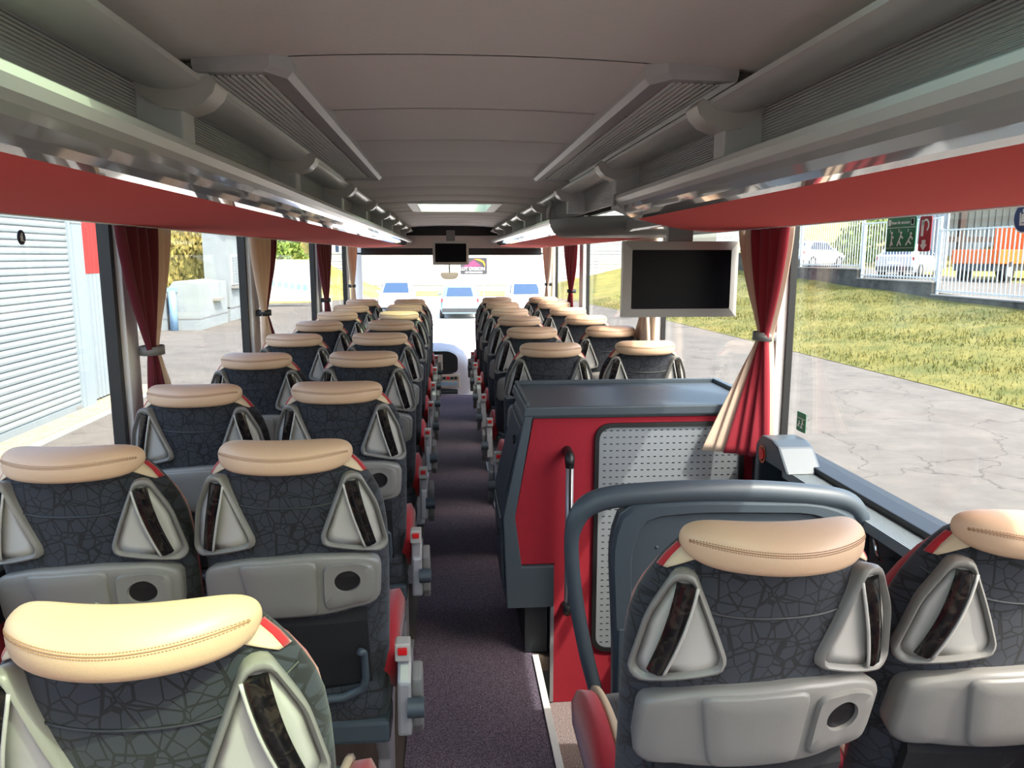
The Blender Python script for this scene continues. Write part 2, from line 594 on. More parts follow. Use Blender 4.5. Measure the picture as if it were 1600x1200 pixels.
# pillar positions (near edge, far edge) along the coach, glass between them
PL = [(-0.30, -0.16), (2.74, 2.86), (4.48, 4.66), (6.74, 6.94), (8.78, 8.92)]
PR = [(-0.30, -0.16), (2.76, 2.94), (4.45, 4.63), (6.94, 7.14), (8.98, 9.10)]
wn_count = 0
for side, PP, nm in ((-1, PL, 'left'), (1, PR, 'right')):
    w = MB()
    xa, xb = sorted((side * 1.21, side * 1.26))
    w.box(xa, xb, Y0, Y1, -1.0, 0.90)
    w.box(xa, xb, Y0, Y1, 1.95, 2.12)
    wall = struct(w.build('wall_' + nm, 'anthracite_dark'))
    # cladding of the lower wall: red board with dark strip
    xa, xb = sorted((side * 1.17, side * 1.21))
    MB().box(xa, xb, Y0, 9.6, 0.0, 0.72).build('lower_cladding', 'red_board', wall)
    xa, xb = sorted((side * 1.14, side * 1.21))
    MB().box(xa, xb, Y0, 9.6, 0.72, 0.86).build('dark_cladding', 'anthracite_dark', wall, bevel=0.004)
    # sill ledge with ribbed strip
    for (ya, yb, xin) in (((Y0, 2.45, 1.075), (2.66, 9.6, 1.125)) if side > 0 else ((Y0, 9.6, 1.125),)):
        xa, xb = sorted((side * xin, side * 1.155))
        MB().box(xa, xb, ya, yb, 0.855, 0.885).build('sill_strip', 'ribs_sill', wall, bevel=0.004)
    xa, xb = sorted((side * 1.155, side * 1.225))
    MB().box(xa, xb, Y0, 9.6, 0.86, 0.905).build('sill_seal', 'black', wall, bevel=0.004)
    # pillars
    for (a, b) in PP:
        xa, xb = sorted((side * 1.165, side * 1.21))
        MB().box(xa, xb, a + (0.0 if side > 0 else 0.02), b, 0.86, 1.96).build('window_pillar', 'wall_grey', wall, bevel=0.006)
        xa, xb = sorted((side * (1.2 if side > 0 else 1.185), side * 1.225))
        MB().box(xa, xb, a - 0.012, a + 0.0 if side > 0 else a + 0.018, 0.9, 1.95).build('pillar_seal', 'black', wall)
    # glass
    ed = [Y0] + [v for p in PP for v in p] + [9.85]
    for i in range(0, len(ed), 2):
        wn_count += 1
        if ed[i + 1] - ed[i] < 0.2:
            continue
        xa, xb = sorted((side * 1.212, side * 1.218))
        g = box(xa, xb, ed[i], ed[i + 1], 0.9, 1.95).build('window_%d' % wn_count, 'glass')
        struct(g)
    # white rail at the top of the windows
    xa, xb = sorted((side * 1.09, side * 1.115))
    MB().box(xa, xb, Y0, 9.45, 1.698, 1.716).build('curtain_rail', 'white', wall)

# rear wall with window (behind the camera)
rw = MB()
rw.box(-1.26, 1.26, Y0 - 0.05, Y0, -1.0, 0.95)
rw.box(-1.26, 1.26, Y0 - 0.05, Y0, 1.8, 2.12)
rw.box(-1.26, -1.1, Y0 - 0.05, Y0, 0.95, 1.8)
rw.box(1.1, 1.26, Y0 - 0.05, Y0, 0.95, 1.8)
struct(rw.build('wall_rear', 'wall_grey'))
struct(box(-1.1, 1.1, Y0 - 0.03, Y0 - 0.024, 0.95, 1.8).build('window_20', 'glass_clear'))

# roof: slab with two hatch openings
HA = (-0.46, 0.46, -0.15, 0.95)
HB = (-0.30, 0.30, 5.30, 6.25)
rf = MB()
ys = [Y0 - 0.05, HA[2], HA[3], HB[2], HB[3], Y1 + 0.2]
for i in range(5):
    if i in (1, 3):
        hw = HA[1] if i == 1 else HB[1]
        rf.box(-1.26, -hw, ys[i], ys[i + 1], 2.03, 2.12)
        rf.box(hw, 1.26, ys[i], ys[i + 1], 2.03, 2.12)
    else:
        rf.box(-1.26, 1.26, ys[i], ys[i + 1], 2.03, 2.12)
roof = struct(rf.build('ceiling', 'ceiling'))
# fabric ceiling panels, one by one, gently pillowed and arched across
def ceil_z(x):
    return 1.960 - 0.026 * (abs(x) / 0.56) ** 2.2
edges = [1.525 + 0.535 * k for k in range(-6, 17)]
def ceil_panel(y0, y1, x0, x1):
    nx, ny = 16, 6
    vs, fs = [], []
    for j in range(ny + 1):
        t = j / ny
        y = y0 + 0.003 + (y1 - y0 - 0.006) * t
        lift = 0.014 * (1 - (2 * t - 1) ** 6)
        for i in range(nx + 1):
            x = x0 + (x1 - x0) * i / nx
            vs.append((x, y, ceil_z(x) - lift + 0.012))
    for j in range(ny):
        for i in range(nx):
            a = j * (nx + 1) + i
            fs.append((a, a + 1, a + nx + 2, a + nx + 1))
    m = MB()
    m.add(vs, fs)
    return m
for k in range(len(edges) - 1):
    a, b = edges[k], edges[k + 1]
    if b < Y0 or a > 9.5:
        continue
    a = max(a, Y0)
    cuts = [(a, b, -0.56, 0.56)]
    for H in (HA, HB):
        nc = []
        for (u, v, x0, x1) in cuts:
            if v <= H[2] or u >= H[3]:
                nc.append((u, v, x0, x1))
                continue
            if u < H[2]:
                nc.append((u, H[2], x0, x1))
            if v > H[3]:
                nc.append((H[3], v, x0, x1))
            uu, vv = max(u, H[2]), min(v, H[3])
            nc.append((uu, vv, x0, H[0]))
            nc.append((uu, vv, H[1], x1))
        cuts = nc
    for (u, v, x0, x1) in cuts:
        if v - u > 0.01:
            ceil_panel(u, v, x0, x1).build('ceiling_panel', 'ceiling', roof, smooth=True)
# outer ceiling above the racks
for s in (-1, 1):
    xa, xb = sorted((s * 0.54, s * 1.21))
    MB().box(xa, xb, Y0, 9.7, 1.985, 2.03).build('side_lining', 'grey_mid', roof)

def hatch(H, label):
    h = thing('roof_hatch', label, 'hatch', ((H[0] + H[1]) / 2, (H[2] + H[3]) / 2, 1.957))
    wx, wy = (H[1] - H[0]) / 2, (H[3] - H[2]) / 2
    m = MB()
    for (a, b, c, d) in ((-wx - 0.02, -wx + 0.05, -wy - 0.02, wy + 0.02), (wx - 0.05, wx + 0.02, -wy - 0.02, wy + 0.02), (-wx + 0.05, wx - 0.05, -wy - 0.02, -wy + 0.04), (-wx + 0.05, wx - 0.05, wy - 0.04, wy + 0.02)):
        m.box(a, b, c, d, -0.012, 0.16)
    m.build('hatch_frame', 'white', h)
    MB().box(-wx + 0.05, wx - 0.05, -wy + 0.04, wy - 0.04, 0.135, 0.143).build('hatch_glass', 'glass_hatch', h)
    return h
hatch(HB, 'white framed roof hatch with green tinted glass in the ceiling')
hatch(HA, 'rear roof hatch with green tinted glass just above the viewer')

# air outlets in the ceiling
def air_vent(s, label):
    v = thing('air_vent', label, 'air vent', (0, 0, 0), 0, 'slatted air outlets in the ceiling')
    y0, y1 = 1.48, 3.52
    xi, xo = 0.335, 0.50
    zi, zo = ceil_z(xi) - 0.012, 1.935
    out = [(xi, y0 + 0.06), (xi + 0.03, y0), (xo, y0), (xo, y1), (xi, y1)]
    inn = [(xi + 0.055, y0 + 0.09), (xi + 0.06, y0 + 0.085), (xo - 0.006, y0 + 0.085), (xo - 0.006, y1 - 0.015), (xi + 0.055, y1 - 0.015)]
    def z(x):
        return zi + (zo - zi) * (x - xi) / (xo - xi)
    m = MB()
    r0 = [(s * x, y, z(x) + 0.03) for x, y in out]
    r1 = [(s * x, y, z(x)) for x, y in out]
    sh = [(x + (0.012 if x < 0.4 else 0), y + (0.01 if y < 1.7 else 0)) for x, y in out]
    r2 = [(s * x, y, z(x) - 0.010) for x, y in sh]
    r3 = [(s * x, y, z(x) + 0.002) for x, y in inn]
    m.loft([r0, r1, r2, r3], cap=False)
    m.build('vent_frame', 'grey_bracket', v)
    b = MB()
    b.add([(s * x, y, z(x) + 0.022) for x, y in ((xi + 0.05, y0 + 0.07), (xo, y0 + 0.07), (xo, y1), (xi + 0.05, y1))], [(0, 1, 2, 3)])
    b.build('vent_backing', 'black', v, solid=0.002)
    for k in range(8):
        x = xi + 0.062 + k * 0.0128
        MB().prism([(s * x, z(x) + 0.001), (s * x, z(x) - 0.002), (s * (x + 0.0060), z(x) - 0.002), (s * (x + 0.0060), z(x) + 0.001)], 'y', y0 + 0.086, y1 - 0.016).build('slat', 'white', v)
    return v
air_vent(-1, 'slatted grey air outlet in the ceiling above the left rack')
air_vent(1, 'slatted grey air outlet in the ceiling above the right rack')

# ================================================================== LUGGAGE RACKS
def rack(s, y0, y1, label, brackets, end_sweep=None):
    """s side; profile across the coach extruded along it"""
    r = thing('luggage_rack', label, 'luggage rack', (s * 0.85, (y0 + y1) / 2, 1.72))
    ox, oy, oz = s * 0.85, (y0 + y1) / 2, 1.72
    def L(x, y, z):
        return (s * x - ox, y - oy, z - oz)
    def strip(name, prof, mat, ya, yb, thick=None, smooth=True):
        m = MB()
        # swept front end: points further from the aisle end further forward
        def yend(x):
            if not end_sweep:
                return yb
            xs = end_sweep
            for (p, q) in zip(xs[:-1], xs[1:]):
                if p[0] <= x <= q[0]:
                    t = (x - p[0]) / (q[0] - p[0])
                    return p[1] + (q[1] - p[1]) * t
            return xs[0][1] if x < xs[0][0] else xs[-1][1]
        r0 = [L(x, ya, z) for x, z in prof]
        r1 = [L(x, yend(x), z) for x, z in prof]
        m.loft([r0, r1], cap=True)
        return m.build(name, mat, r, smooth=False)
    n = 10
    # red felt underside (slightly convex)
    bot = [(0.555 + (1.088 - 0.555) * k / n, 1.718 - 0.018 * k / n - 0.006 * math.sin(math.pi * k / n)) for k in range(n + 1)]
    strip('felt_underside', bot + [(x, z + 0.02) for x, z in reversed(bot)], 'red_felt', y0, y1)
    gl = [(0.555, 1.717), (0.535, 1.722), (0.515, 1.730), (0.497, 1.742), (0.487, 1.753)]
    strip('glossy_band', gl + [(0.51, 1.762), (0.555, 1.738)], 'gloss', y0, y1)
    lip = [(0.487, 1.753), (0.478, 1.762), (0.472, 1.775), (0.474, 1.786), (0.484, 1.791), (0.505, 1.789), (0.53, 1.775), (0.52, 1.757)]
    strip('front_lip', lip, 'satin', y0, y1)
    strip('rack_floor', [(0.52, 1.757), (0.53, 1.775), (1.088, 1.765), (1.088, 1.722), (0.555, 1.738)], 'anthracite_dark', y0, y1)
    if end_sweep:
        # grey edge trim along the swept end
        pts = [L(x, y + 0.006, 1.728 if x > 0.54 else 1.755 - (x - 0.47) * 0.3) for x, y in end_sweep]
        MB().tube(pts, 0.014, 8).build('end_trim', 'satin', r, smooth=True)
        m = MB()
        a = [L(x, y + 0.004, 1.722 if x > 0.55 else 1.75 - (x - 0.487) * 0.4) for x, y in end_sweep]
        b = [L(x, y + 0.004, 1.79) for x, y in end_sweep]
        m.loft([a, b], cap=False, closed=False)
        m.build('end_cap', 'grey_mid', r, solid=0.008)
    return r, L
def upper_structure(s, label, brackets):
    r = thing('rack_rail', label, 'rack rail', (s * 0.6, 4.0, 1.9))
    def L(x, y, z):
        return (s * x - s * 0.6, y - 4.0, z - 1.9)
    # hand rail profile between the brackets, and the ribbed back panels
    ys = [Y0] + brackets + [9.45]
    for a, b in zip(ys[:-1], ys[1:]):
        m = MB()
        m.loft([[L(x, y, z) for x, z in ((0.462, 1.900), (0.464, 1.892), (0.480, 1.882), (0.515, 1.877), (0.55, 1.881), (0.578, 1.893), (0.572, 1.93), (0.50, 1.912))] for y in (a + 0.03, b - 0.03)])
        m.build('rail', 'satin', r, smooth=True, auto=0.6)
        m = MB()
        m.box(*sorted((L(0.574, 0, 0)[0], L(0.586, 0, 0)[0])), a - 4.0, b - 4.0, -0.107, 0.085)
        m.build('ribbed_panel', 'ribs', r)
    for y in brackets:
        m = MB()
        m.loft([[L(x, y + dy, z) for x, z in ((0.497, 1.7925), (0.577, 1.7925), (0.577, 1.885), (0.53, 1.868), (0.497, 1.862))] for dy in (-0.03, 0.03)])
        br = m.build('bracket', 'grey_bracket', r, bevel=0.004)
        h = MB()
        prof = [(0.438, 1.890), (0.444, 1.874), (0.462, 1.856), (0.495, 1.844), (0.53, 1.848), (0.56, 1.866), (0.578, 1.884), (0.578, 1.902), (0.55, 1.886), (0.515, 1.881), (0.482, 1.886), (0.466, 1.897), (0.450, 1.904)]
        h.loft([[L(x, y + dy, z) for x, z in prof] for dy in (-0.036, 0.036)])
        h.build('bracket_horn', 'grey_light', br, smooth=True, auto=0.7)
    return r
BL = [1.44 + 1.0 * k for k in range(-3, 8)]
BR = [1.57 + 1.0 * k for k in range(-3, 8)]
rack(-1, Y0, 9.45, 'long left luggage rack with glossy grey edge and red underside', BL)
SW = [(0.47, 2.42), (0.50, 2.44), (0.56, 2.50), (0.64, 2.62), (0.74, 2.78), (0.86, 2.98), (1.0, 3.16), (1.072, 3.24)]
rack(1, Y0, 2.5, 'near right luggage rack with red underside ending in a curved tip', BR, SW)
upper_structure(-1, 'grey rail with ribbed panels and brackets above the left rack', BL)
upper_structure(1, 'grey rail with ribbed panels and brackets above the right rack', BR)
rack(1, 4.02, 9.45, 'far right luggage rack beyond the screen with glossy edge', BR)
# grey fairing closing the far right rack, behind the screen
fr = thing('rack_fairing', 'curved dark grey fairing between the two right racks over the screen', 'fairing', (0.8, 3.6, 1.74))
def fair_pts(z0):
    return [(0.480, 4.03), (0.50, 3.90), (0.56, 3.78), (0.66, 3.66), (0.80, 3.58), (0.95, 3.55), (1.088, 3.52)]
m = MB()
rings = []
for z, inset in ((1.695, 0.10), (1.700, 0.05), (1.72, 0.02), (1.75, 0.0), (1.785, 0.0), (1.79, 0.06)):
    pts = [(x + (inset if i < 3 else 0), y + inset) for i, (x, y) in enumerate(fair_pts(0))]
    pts += [(1.088, 4.10), (0.60, 4.10)]
    rings.append([(x - 0.8, y - 3.6, z - 1.74) for x, y in pts])
m.loft(rings)
m.build('fairing_shell', 'grey_mid', fr, smooth=True, auto=0.9)
m = MB()
m.box(0.78 - 0.8, 1.088 - 0.8, 2.98 - 3.6, 3.62 - 3.6, -0.028, 0.03)
m.build('recess_underside', 'gloss', fr, bevel=0.008)
m = MB()
m.tube([(0.47 - 0.8, 4.02 - 3.6, 0.05), (0.468 - 0.8, 4.0 - 3.6, 0.09), (0.485 - 0.8, 4.0 - 3.6, 0.14)], 0.012)
m.build('coat_hook', 'grey_light', fr, smooth=True)

# ================================================================== SEATS
ZK = [(0.40, 0.19), (0.45, 0.165), (0.60, 0.112), (0.75, 0.070), (0.90, 0.035), (1.0, 0.018), (1.08, 0.008), (1.16, 0.002)]
WK = [(0.40, 0.195), (0.5, 0.208), (0.65, 0.216), (0.80, 0.222), (0.92, 0.224), (0.99, 0.219), (1.04, 0.206), (1.08, 0.188), (1.11, 0.168), (1.135, 0.145), (1.15, 0.11), (1.158, 0.06)]
def interp(K, z):
    if z <= K[0][0]:
        return K[0][1]
    for a, b in zip(K[:-1], K[1:]):
        if z <= b[0]:
            t = (z - a[0]) / (b[0] - a[0])
            return a[1] + (b[1] - a[1]) * t
    return K[-1][1]
def thick(z):
    return 0.115 if z < 1.0 else 0.115 - 0.05 * (z - 1.0) / 0.16
def surf(x, z, off=0.0):
    """point on the rear face of the backrest"""
    def yr(x):
        w = interp(WK, min(z, 1.06))
        u = min(1.0, abs(x) / w)
        t = thick(z)
        return interp(ZK, z) + t / 2 + 0.045 * u * u - (t / 2) * math.sqrt(max(0.0, 1 - u ** 4))
    y = yr(x)
    if not off:
        return Vector((x, y, z))
    e = 0.004
    d = (yr(x + e) - yr(x - e)) / (2 * e)
    d = max(-1.6, min(1.6, d))
    nrm = Vector((d, -1, 0)).normalized()
    return Vector((x, y, z)) + nrm * off

def backrest_mesh():
    m = MB()
    zs = [0.40, 0.43, 0.5, 0.58, 0.66, 0.74, 0.82, 0.89, 0.95, 1.0, 1.04, 1.07, 1.095, 1.115, 1.132, 1.146, 1.155, 1.158]
    N = 44
    rings = []
    for z in zs:
        w = interp(WK, z)
        t = thick(z)
        if z > 1.12:
            t *= max(0.25, 1 - ((z - 1.12) / 0.042) ** 2 * 0.75)
        yc = interp(ZK, z) + thick(z) / 2
        ring = []
        for k in range(N):
            a = 2 * math.pi * k / N
            u = math.copysign(abs(math.cos(a)) ** 0.62, math.cos(a))
            h = math.sqrt(max(0.0, 1 - u ** 4)) * math.copysign(1, math.sin(a)) if abs(math.sin(a)) > 1e-6 else 0.0
            ring.append((u * w, yc + 0.045 * u * u + h * t / 2, z))
        rings.append(ring)
    return m.loft(rings)

def hr_pt(s, a):
    e = max(0.06, (1 - abs(s) ** 7.0) ** 0.5) if abs(s) < 1 else 0.06
    ry = (0.045 - 0.008 * s * s) * e
    rz = (0.032 + 0.002 * s * s) * e
    ca, sa = math.cos(a), math.sin(a)
    py = ry * math.copysign(abs(ca) ** 0.75, ca)
    pz = rz * math.copysign(abs(sa) ** 0.75, sa)
    tl = R(16) * (1 - 0.6 * s * s)
    cy = -0.002 + 0.060 * s * s
    cz = 1.145 - 0.002 * s * s
    return (0.153 * s, cy + py * math.cos(tl) + pz * math.sin(tl) * -0.3, cz + pz * math.cos(tl) + py * math.sin(tl))
def headrest_mesh():
    m = MB()
    N, S = 26, 44
    ss = [math.sin(math.pi / 2 * (-1 + 2 * i / S)) for i in range(S + 1)]
    return m.loft([[hr_pt(q, 2 * math.pi * k / N) for k in range(N)] for q in ss])

def headrest_seam(off, along):
    pts = []
    for i in range(41):
        s = -0.95 + 1.90 * i / 40
        a = math.pi - (0.42 - 0.05 * abs(s) ** 3) + off
        pts.append(hr_pt(s, a))
    return pts

TRI = resample(round_poly([(0.136, 1.104), (0.166, 1.104), (0.205, 1.02), (0.226, 0.908), (0.210, 0.888), (0.076, 0.922), (0.072, 0.943), (0.110, 1.04)], 0.022, 5), 56)
TC = (0.152, 0.985)
def tri_c(f):
    return [(TC[0] + (x - TC[0]) * f, TC[1] + (z - TC[1]) * f) for x, z in TRI]
def hplane(x, z, off):
    """flat facet on each rear corner, turned outwards"""
    p = surf(0.10, z)
    y = p.y + 0.10 * (x - 0.10) + 2.4 * max(0.0, x - 0.10) ** 2
    return (x + off * 0.35, y - off * 0.94, z)
def handle_parts(seat, s):
    def P(x, z, off):
        p = hplane(x, z, off)
        return (s * p[0], p[1], p[2])
    m = MB()
    rings = [[P(x, z, -0.035) for x, z in tri_c(0.93)], [P(x, z, 0.008) for x, z in TRI], [P(x, z, 0.017) for x, z in tri_c(0.975)], [P(x, z, 0.0185) for x, z in tri_c(0.93)], [P(x, z, 0.015) for x, z in tri_c(0.88)], [P(x, z, 0.007) for x, z in tri_c(0.83)]]
    m.loft(rings, cap=False)
    h = m.build('handle_surround', 'grey_plastic', seat, smooth=True, auto=1.0)
    d = MB()
    rings = [[P(x, z, 0.0085) for x, z in tri_c(0.85)], [P(x, z, 0.0095) for x, z in tri_c(0.6)], [P(x, z, 0.0095) for x, z in tri_c(0.25)], [P(x, z, 0.0095) for x, z in tri_c(0.02)]]
    d.loft(rings, cap=True)
    d.build('handle_dish', 'grey_light', h, smooth=True)
    g = MB()
    r_ = MB()
    rings, rim = [], []
    for k in range(15):
        t = k / 14
        z = 1.082 - (1.082 - 0.914) * t
        x = 0.146 + 0.038 * t ** 1.3
        w = 0.0150 - 0.003 * t
        o = 0.018 + 0.007 * math.sin(math.pi * t) ** 0.7
        dz = 0.004
        rings.append([P(x - w, z - dz, o - 0.002), P(x - w * 0.55, z - dz / 2, o + 0.004), P(x + w * 0.55, z + dz / 2, o + 0.004), P(x + w, z + dz, o - 0.002), P(x + w * 0.6, z, o - 0.010), P(x - w * 0.6, z, o - 0.010)])
        rim.append(P(x - w - 0.002, z - dz, o - 0.001))
    g.loft(rings)
    g.build('grip', 'marbled', h, smooth=True, auto=0.9)
    r_.tube(rim, 0.0028, 6)
    r_.build('grip_edge', 'grey_light', h, smooth=True)

TRAY = resample(round_poly([(-0.208, 0.862), (-0.10, 0.893), (0.05, 0.904), (0.165, 0.894), (0.212, 0.872), (0.204, 0.752), (0.09, 0.735), (-0.195, 0.722), (-0.212, 0.745)], 0.03, 5), 72)
def tray_parts(seat):
    def S(x, z, off):
        w = 0.222
        u = abs(x) / w
        p0 = surf(min(0.14, abs(x)), z)
        y = p0.y + (0.10 * max(0, u - 0.63) ** 1.5)
        return (x, y - off, z)
    c = (0.0, 0.815)
    def sc(f, g):
        return [(c[0] + (x - c[0]) * f, c[1] + (z - c[1]) * g) for x, z in TRAY]
    m = MB()
    rings = [[S(x, z, -0.03) for x, z in sc(0.97, 0.95)], [S(x, z, 0.012) for x, z in TRAY], [S(x, z, 0.022) for x, z in sc(0.985, 0.965)], [S(x, z, 0.026) for x, z in sc(0.955, 0.90)]]
    for f in (0.8, 0.6, 0.4, 0.2, 0.02):
        rings.append([S(x, z, 0.0262) for x, z in sc(0.955 * f, 0.9 * f)])
    m.loft(rings)
    t = m.build('tray', 'grey_plastic', seat, smooth=True, auto=1.0)
    # raised table flap between finger recess and cup holder
    fl = resample(round_poly([(-0.118, 0.882), (0.0, 0.892), (0.066, 0.892), (0.062, 0.742), (-0.092, 0.734), (-0.10, 0.77)], 0.016, 4), 48)
    m = MB()
    fc = (-0.025, 0.815)
    def sf(f):
        return [(fc[0] + (x - fc[0]) * f, fc[1] + (z - fc[1]) * f) for x, z in fl]
    m.loft([[S(x, z, 0.02) for x, z in fl], [S(x, z, 0.031) for x, z in sf(0.97)], [S(x, z, 0.0335) for x, z in sf(0.92)], [S(x, z, 0.0335) for x, z in sf(0.5)], [S(x, z, 0.0335) for x, z in sf(0.02)]])
    m.build('table_flap', 'grey_plastic', t, smooth=True, auto=1.0)
    # cup holder with a shallow recess, its depth shaded by a black floor
    po = resample(round_poly([(0.080, 0.880), (0.165, 0.878), (0.196, 0.862), (0.190, 0.764), (0.080, 0.752), (0.074, 0.77)], 0.02, 4), 48)
    cc = (0.132, 0.828)
    def ell(rx, rz):
        # start angle aligned with the first point of the outline
        a0 = math.atan2((po[0][1] - cc[1]) / rz, (po[0][0] - cc[0]) / rx)
        pts = []
        for (x, z) in po:
            a = math.atan2(z - cc[1], x - cc[0])
            pts.append((cc[0] + rx * math.cos(a), cc[1] + rz * math.sin(a)))
        return pts
    def lp(f):
        e = ell(0.03, 0.03)
        return [(x * f + ex * (1 - f), z * f + ez * (1 - f)) for (x, z), (ex, ez) in zip(po, e)]
    m = MB()
    m.loft([[S(x, z, 0.02) for x, z in po], [S(x, z, 0.032) for x, z in lp(0.94)], [S(x, z, 0.037) for x, z in lp(0.85)], [S(x, z, 0.036) for x, z in lp(0.4)], [S(x, z, 0.036) for x, z in ell(0.031, 0.030)], [S(x, z, 0.028) for x, z in ell(0.029, 0.028)]], cap=False)
    ch = m.build('cup_holder', 'grey_plastic', t, smooth=True, auto=1.0)
    m = MB()
    m.loft([[S(x, z, 0.0285) for x, z in ell(0.0295, 0.0285)], [S(x, z, 0.0275) for x, z in ell(0.015, 0.015)], [S(x, z, 0.0272) for x, z in ell(0.001, 0.001)]], cap=True)
    m.build('cup_hole_shade', 'black', ch)  # black disc paints in the dark of a deeper hole

def make_seat(name, aisle):
    t = thing(name, 'x', 'seat')
    backrest_mesh().build('backrest', 'fabric', t, smooth=True)
    hr = headrest_mesh().build('headrest', 'leather', t, smooth=True)
    st = MB()
    for off in (-0.10, 0.10):
        pts = headrest_seam(off, 0)
        for i in range(40):
            a, b = Vector(pts[i]), Vector(pts[i + 1])
            for j in range(2):
                st.tube([a.lerp(b, j * 0.5 + 0.05), a.lerp(b, j * 0.5 + 0.36)], 0.0009, 4)
    so = st.build('stitching', 'thread', hr)
    so['kind'] = 'stuff'
    MB().tube(headrest_seam(0.0, 0), 0.0010, 5).build('headrest_seam', 'thread', hr)
    # seam across the back
    pts = [surf(-0.19 + 0.38 * k / 24, 1.065 - 0.045 * (1 - (abs(-1 + k / 12)) ** 3), 0.0005) for k in range(25)]
    MB().tube(pts, 0.0022, 5).build('back_seam', 'black', t)
    for s in (-1, 1):
        handle_parts(t, s)
    tray_parts(t)
    # front face: red side bolsters with cream piping
    for s in (-1, 1):
        m = MB()
        rings = []
        for k in range(15):
            z = 0.56 + (1.128 - 0.56) * k / 14
            w = interp(WK, z)
            y = interp(ZK, z) + thick(z)
            e = math.sin(math.pi * (k + 0.6) / 15.2) ** 0.5
            rings.append([(s * (w * 0.92), y + 0.005, z), (s * (w * 0.93), y + 0.040 * e + 0.005, z), (s * (w * 0.84), y + 0.050 * e + 0.005, z), (s * (w * 0.70), y + 0.01, z), (s * (w * 0.80), y - 0.03, z)])
        m.loft(rings)
        m.build('back_bolster', 'red_velour', t, smooth=True)
        MB().tube([(s * interp(WK, z) * 0.72, interp(ZK, z) + thick(z) + 0.012, z) for z in [0.56 + 0.045 * k for k in range(13)]], 0.008, 6).build('piping', 'cream_cloth', t, smooth=True)
        # cream and red shoulder wedge lying on the top corner beside the headrest
        def on_back(z, u):
            w, tt = interp(WK, z), thick(z)
            if z > 1.12:
                tt *= max(0.25, 1 - ((z - 1.12) / 0.042) ** 2 * 0.75)
            y = interp(ZK, z) + thick(z) / 2 + 0.045 * u * u - math.sqrt(max(0.0, 1 - u ** 4)) * tt / 2
            return Vector((s * u * w, y, z)) + Vector((s * 0.0012 * u, -0.0022, 0.0012))
        for (nm, mat, ulo, uhi) in (('shoulder_wedge', 'cream_cloth', 0.62, 0.955), ('shoulder_edge', 'red_velour', 0.955, 0.995)):
            vs, fs = [], []
            for j in range(7):
                z = 1.090 + 0.040 * j / 6
                lo = ulo + (0.93 - ulo) * (1 - j / 6) ** 0.7 if nm == 'shoulder_wedge' else ulo
                for i in range(5):
                    vs.append(on_back(z, lo + (uhi - lo) * i / 4))
            for j in range(6):
                for i in range(4):
                    k = j * 5 + i
                    fs.append((k, k + 1, k + 6, k + 5))
            MB().add(vs, fs).build(nm, mat, t, smooth=True, solid=0.002)
    # net pocket and its frame
    m = MB()
    rings = []
    for z in (0.47, 0.5, 0.6, 0.70, 0.73):
        o = 0.012 if 0.48 < z < 0.72 else -0.004
        rings.append([(x, surf(min(abs(x), 0.14), z).y - o, z) for x in (-0.17, -0.1, 0, 0.1, 0.17)] + [(x, surf(0, z).y + 0.03, z) for x in (0.17, -0.17)])
    m.loft(rings)
    m.build('net_pocket', 'black_net', t)
    m = MB()
    zz = 0.475
    m.tube([(-0.19, surf(0.14, zz).y + 0.0, zz + 0.03), (-0.12, surf(0, zz).y - 0.025, zz), (0.0, surf(0, zz).y - 0.034, zz - 0.006), (0.10, surf(0, zz).y - 0.03, zz), (0.150, surf(0, zz).y - 0.022, zz + 0.02), (0.158, surf(0, 0.5).y - 0.025, 0.53), (0.158, surf(0, 0.6).y - 0.012, 0.61), (0.150, surf(0, 0.62).y - 0.022, 0.622)], [0.011, 0.012, 0.012, 0.012, 0.012, 0.010, 0.009, 0.010], 8)
    m.build('pocket_frame', 'anthracite', t, smooth=True)
    # cushion
    m = MB()
    rings = []
    for y, w, za, zb in ((0.14, 0.19, 0.40, 0.47), (0.17, 0.21, 0.375, 0.50), (0.30, 0.215, 0.37, 0.515), (0.45, 0.215, 0.37, 0.535), (0.56, 0.212, 0.375, 0.545), (0.62, 0.205, 0.39, 0.53), (0.645, 0.19, 0.42, 0.50)):
        ring = []
        for k in range(24):
            a = 2 * math.pi * k / 24
            ca, sa = math.cos(a), math.sin(a)
            ring.append((w * math.copysign(abs(ca) ** 0.35, ca), y, (za + zb) / 2 + (zb - za) / 2 * math.copysign(abs(sa) ** 0.5, sa)))
        rings.append(ring)
    m.loft(rings)
    m.build('seat_cushion', 'fabric', t, smooth=True)
    for s in (-1, 1):
        m = MB()
        rings = []
        for k in range(11):
            u = k / 10
            y = 0.22 + 0.42 * u
            e = math.sin(math.pi * min(0.98, max(0.06, u))) ** 0.45
            top = 0.50 + 0.095 * e
            rings.append([(s * 0.226, y, 0.44), (s * 0.229, y, top - 0.03), (s * 0.216, y, top), (s * 0.185, y, top - 0.004), (s * 0.155, y, 0.49)])
        m.loft(rings)
        m.build('cushion_bolster', 'red_velour', t, smooth=True)
        m = MB()
        pts = [(s * 0.172, 0.22 + 0.42 * k / 10, 0.508 + 0.072 * math.sin(math.pi * min(0.98, max(0.06, k / 10))) ** 0.45) for k in range(11)]
        m.tube(pts, 0.011, 6)
        m.build('cushion_piping', 'cream_cloth', t, smooth=True)
    # base
    MB().box(-0.215, 0.215, 0.13, 0.25, 0.335, 0.40).build('rear_beam', 'anthracite', t, bevel=0.012)
    MB().box(-0.205, 0.205, 0.25, 0.58, 0.335, 0.375).build('seat_pan', 'anthracite_dark', t, bevel=0.006)
    MB().box(-0.2, 0.2, 0.30, 0.36, 0.26, 0.335).build('cross_beam', 'metal', t, bevel=0.006)
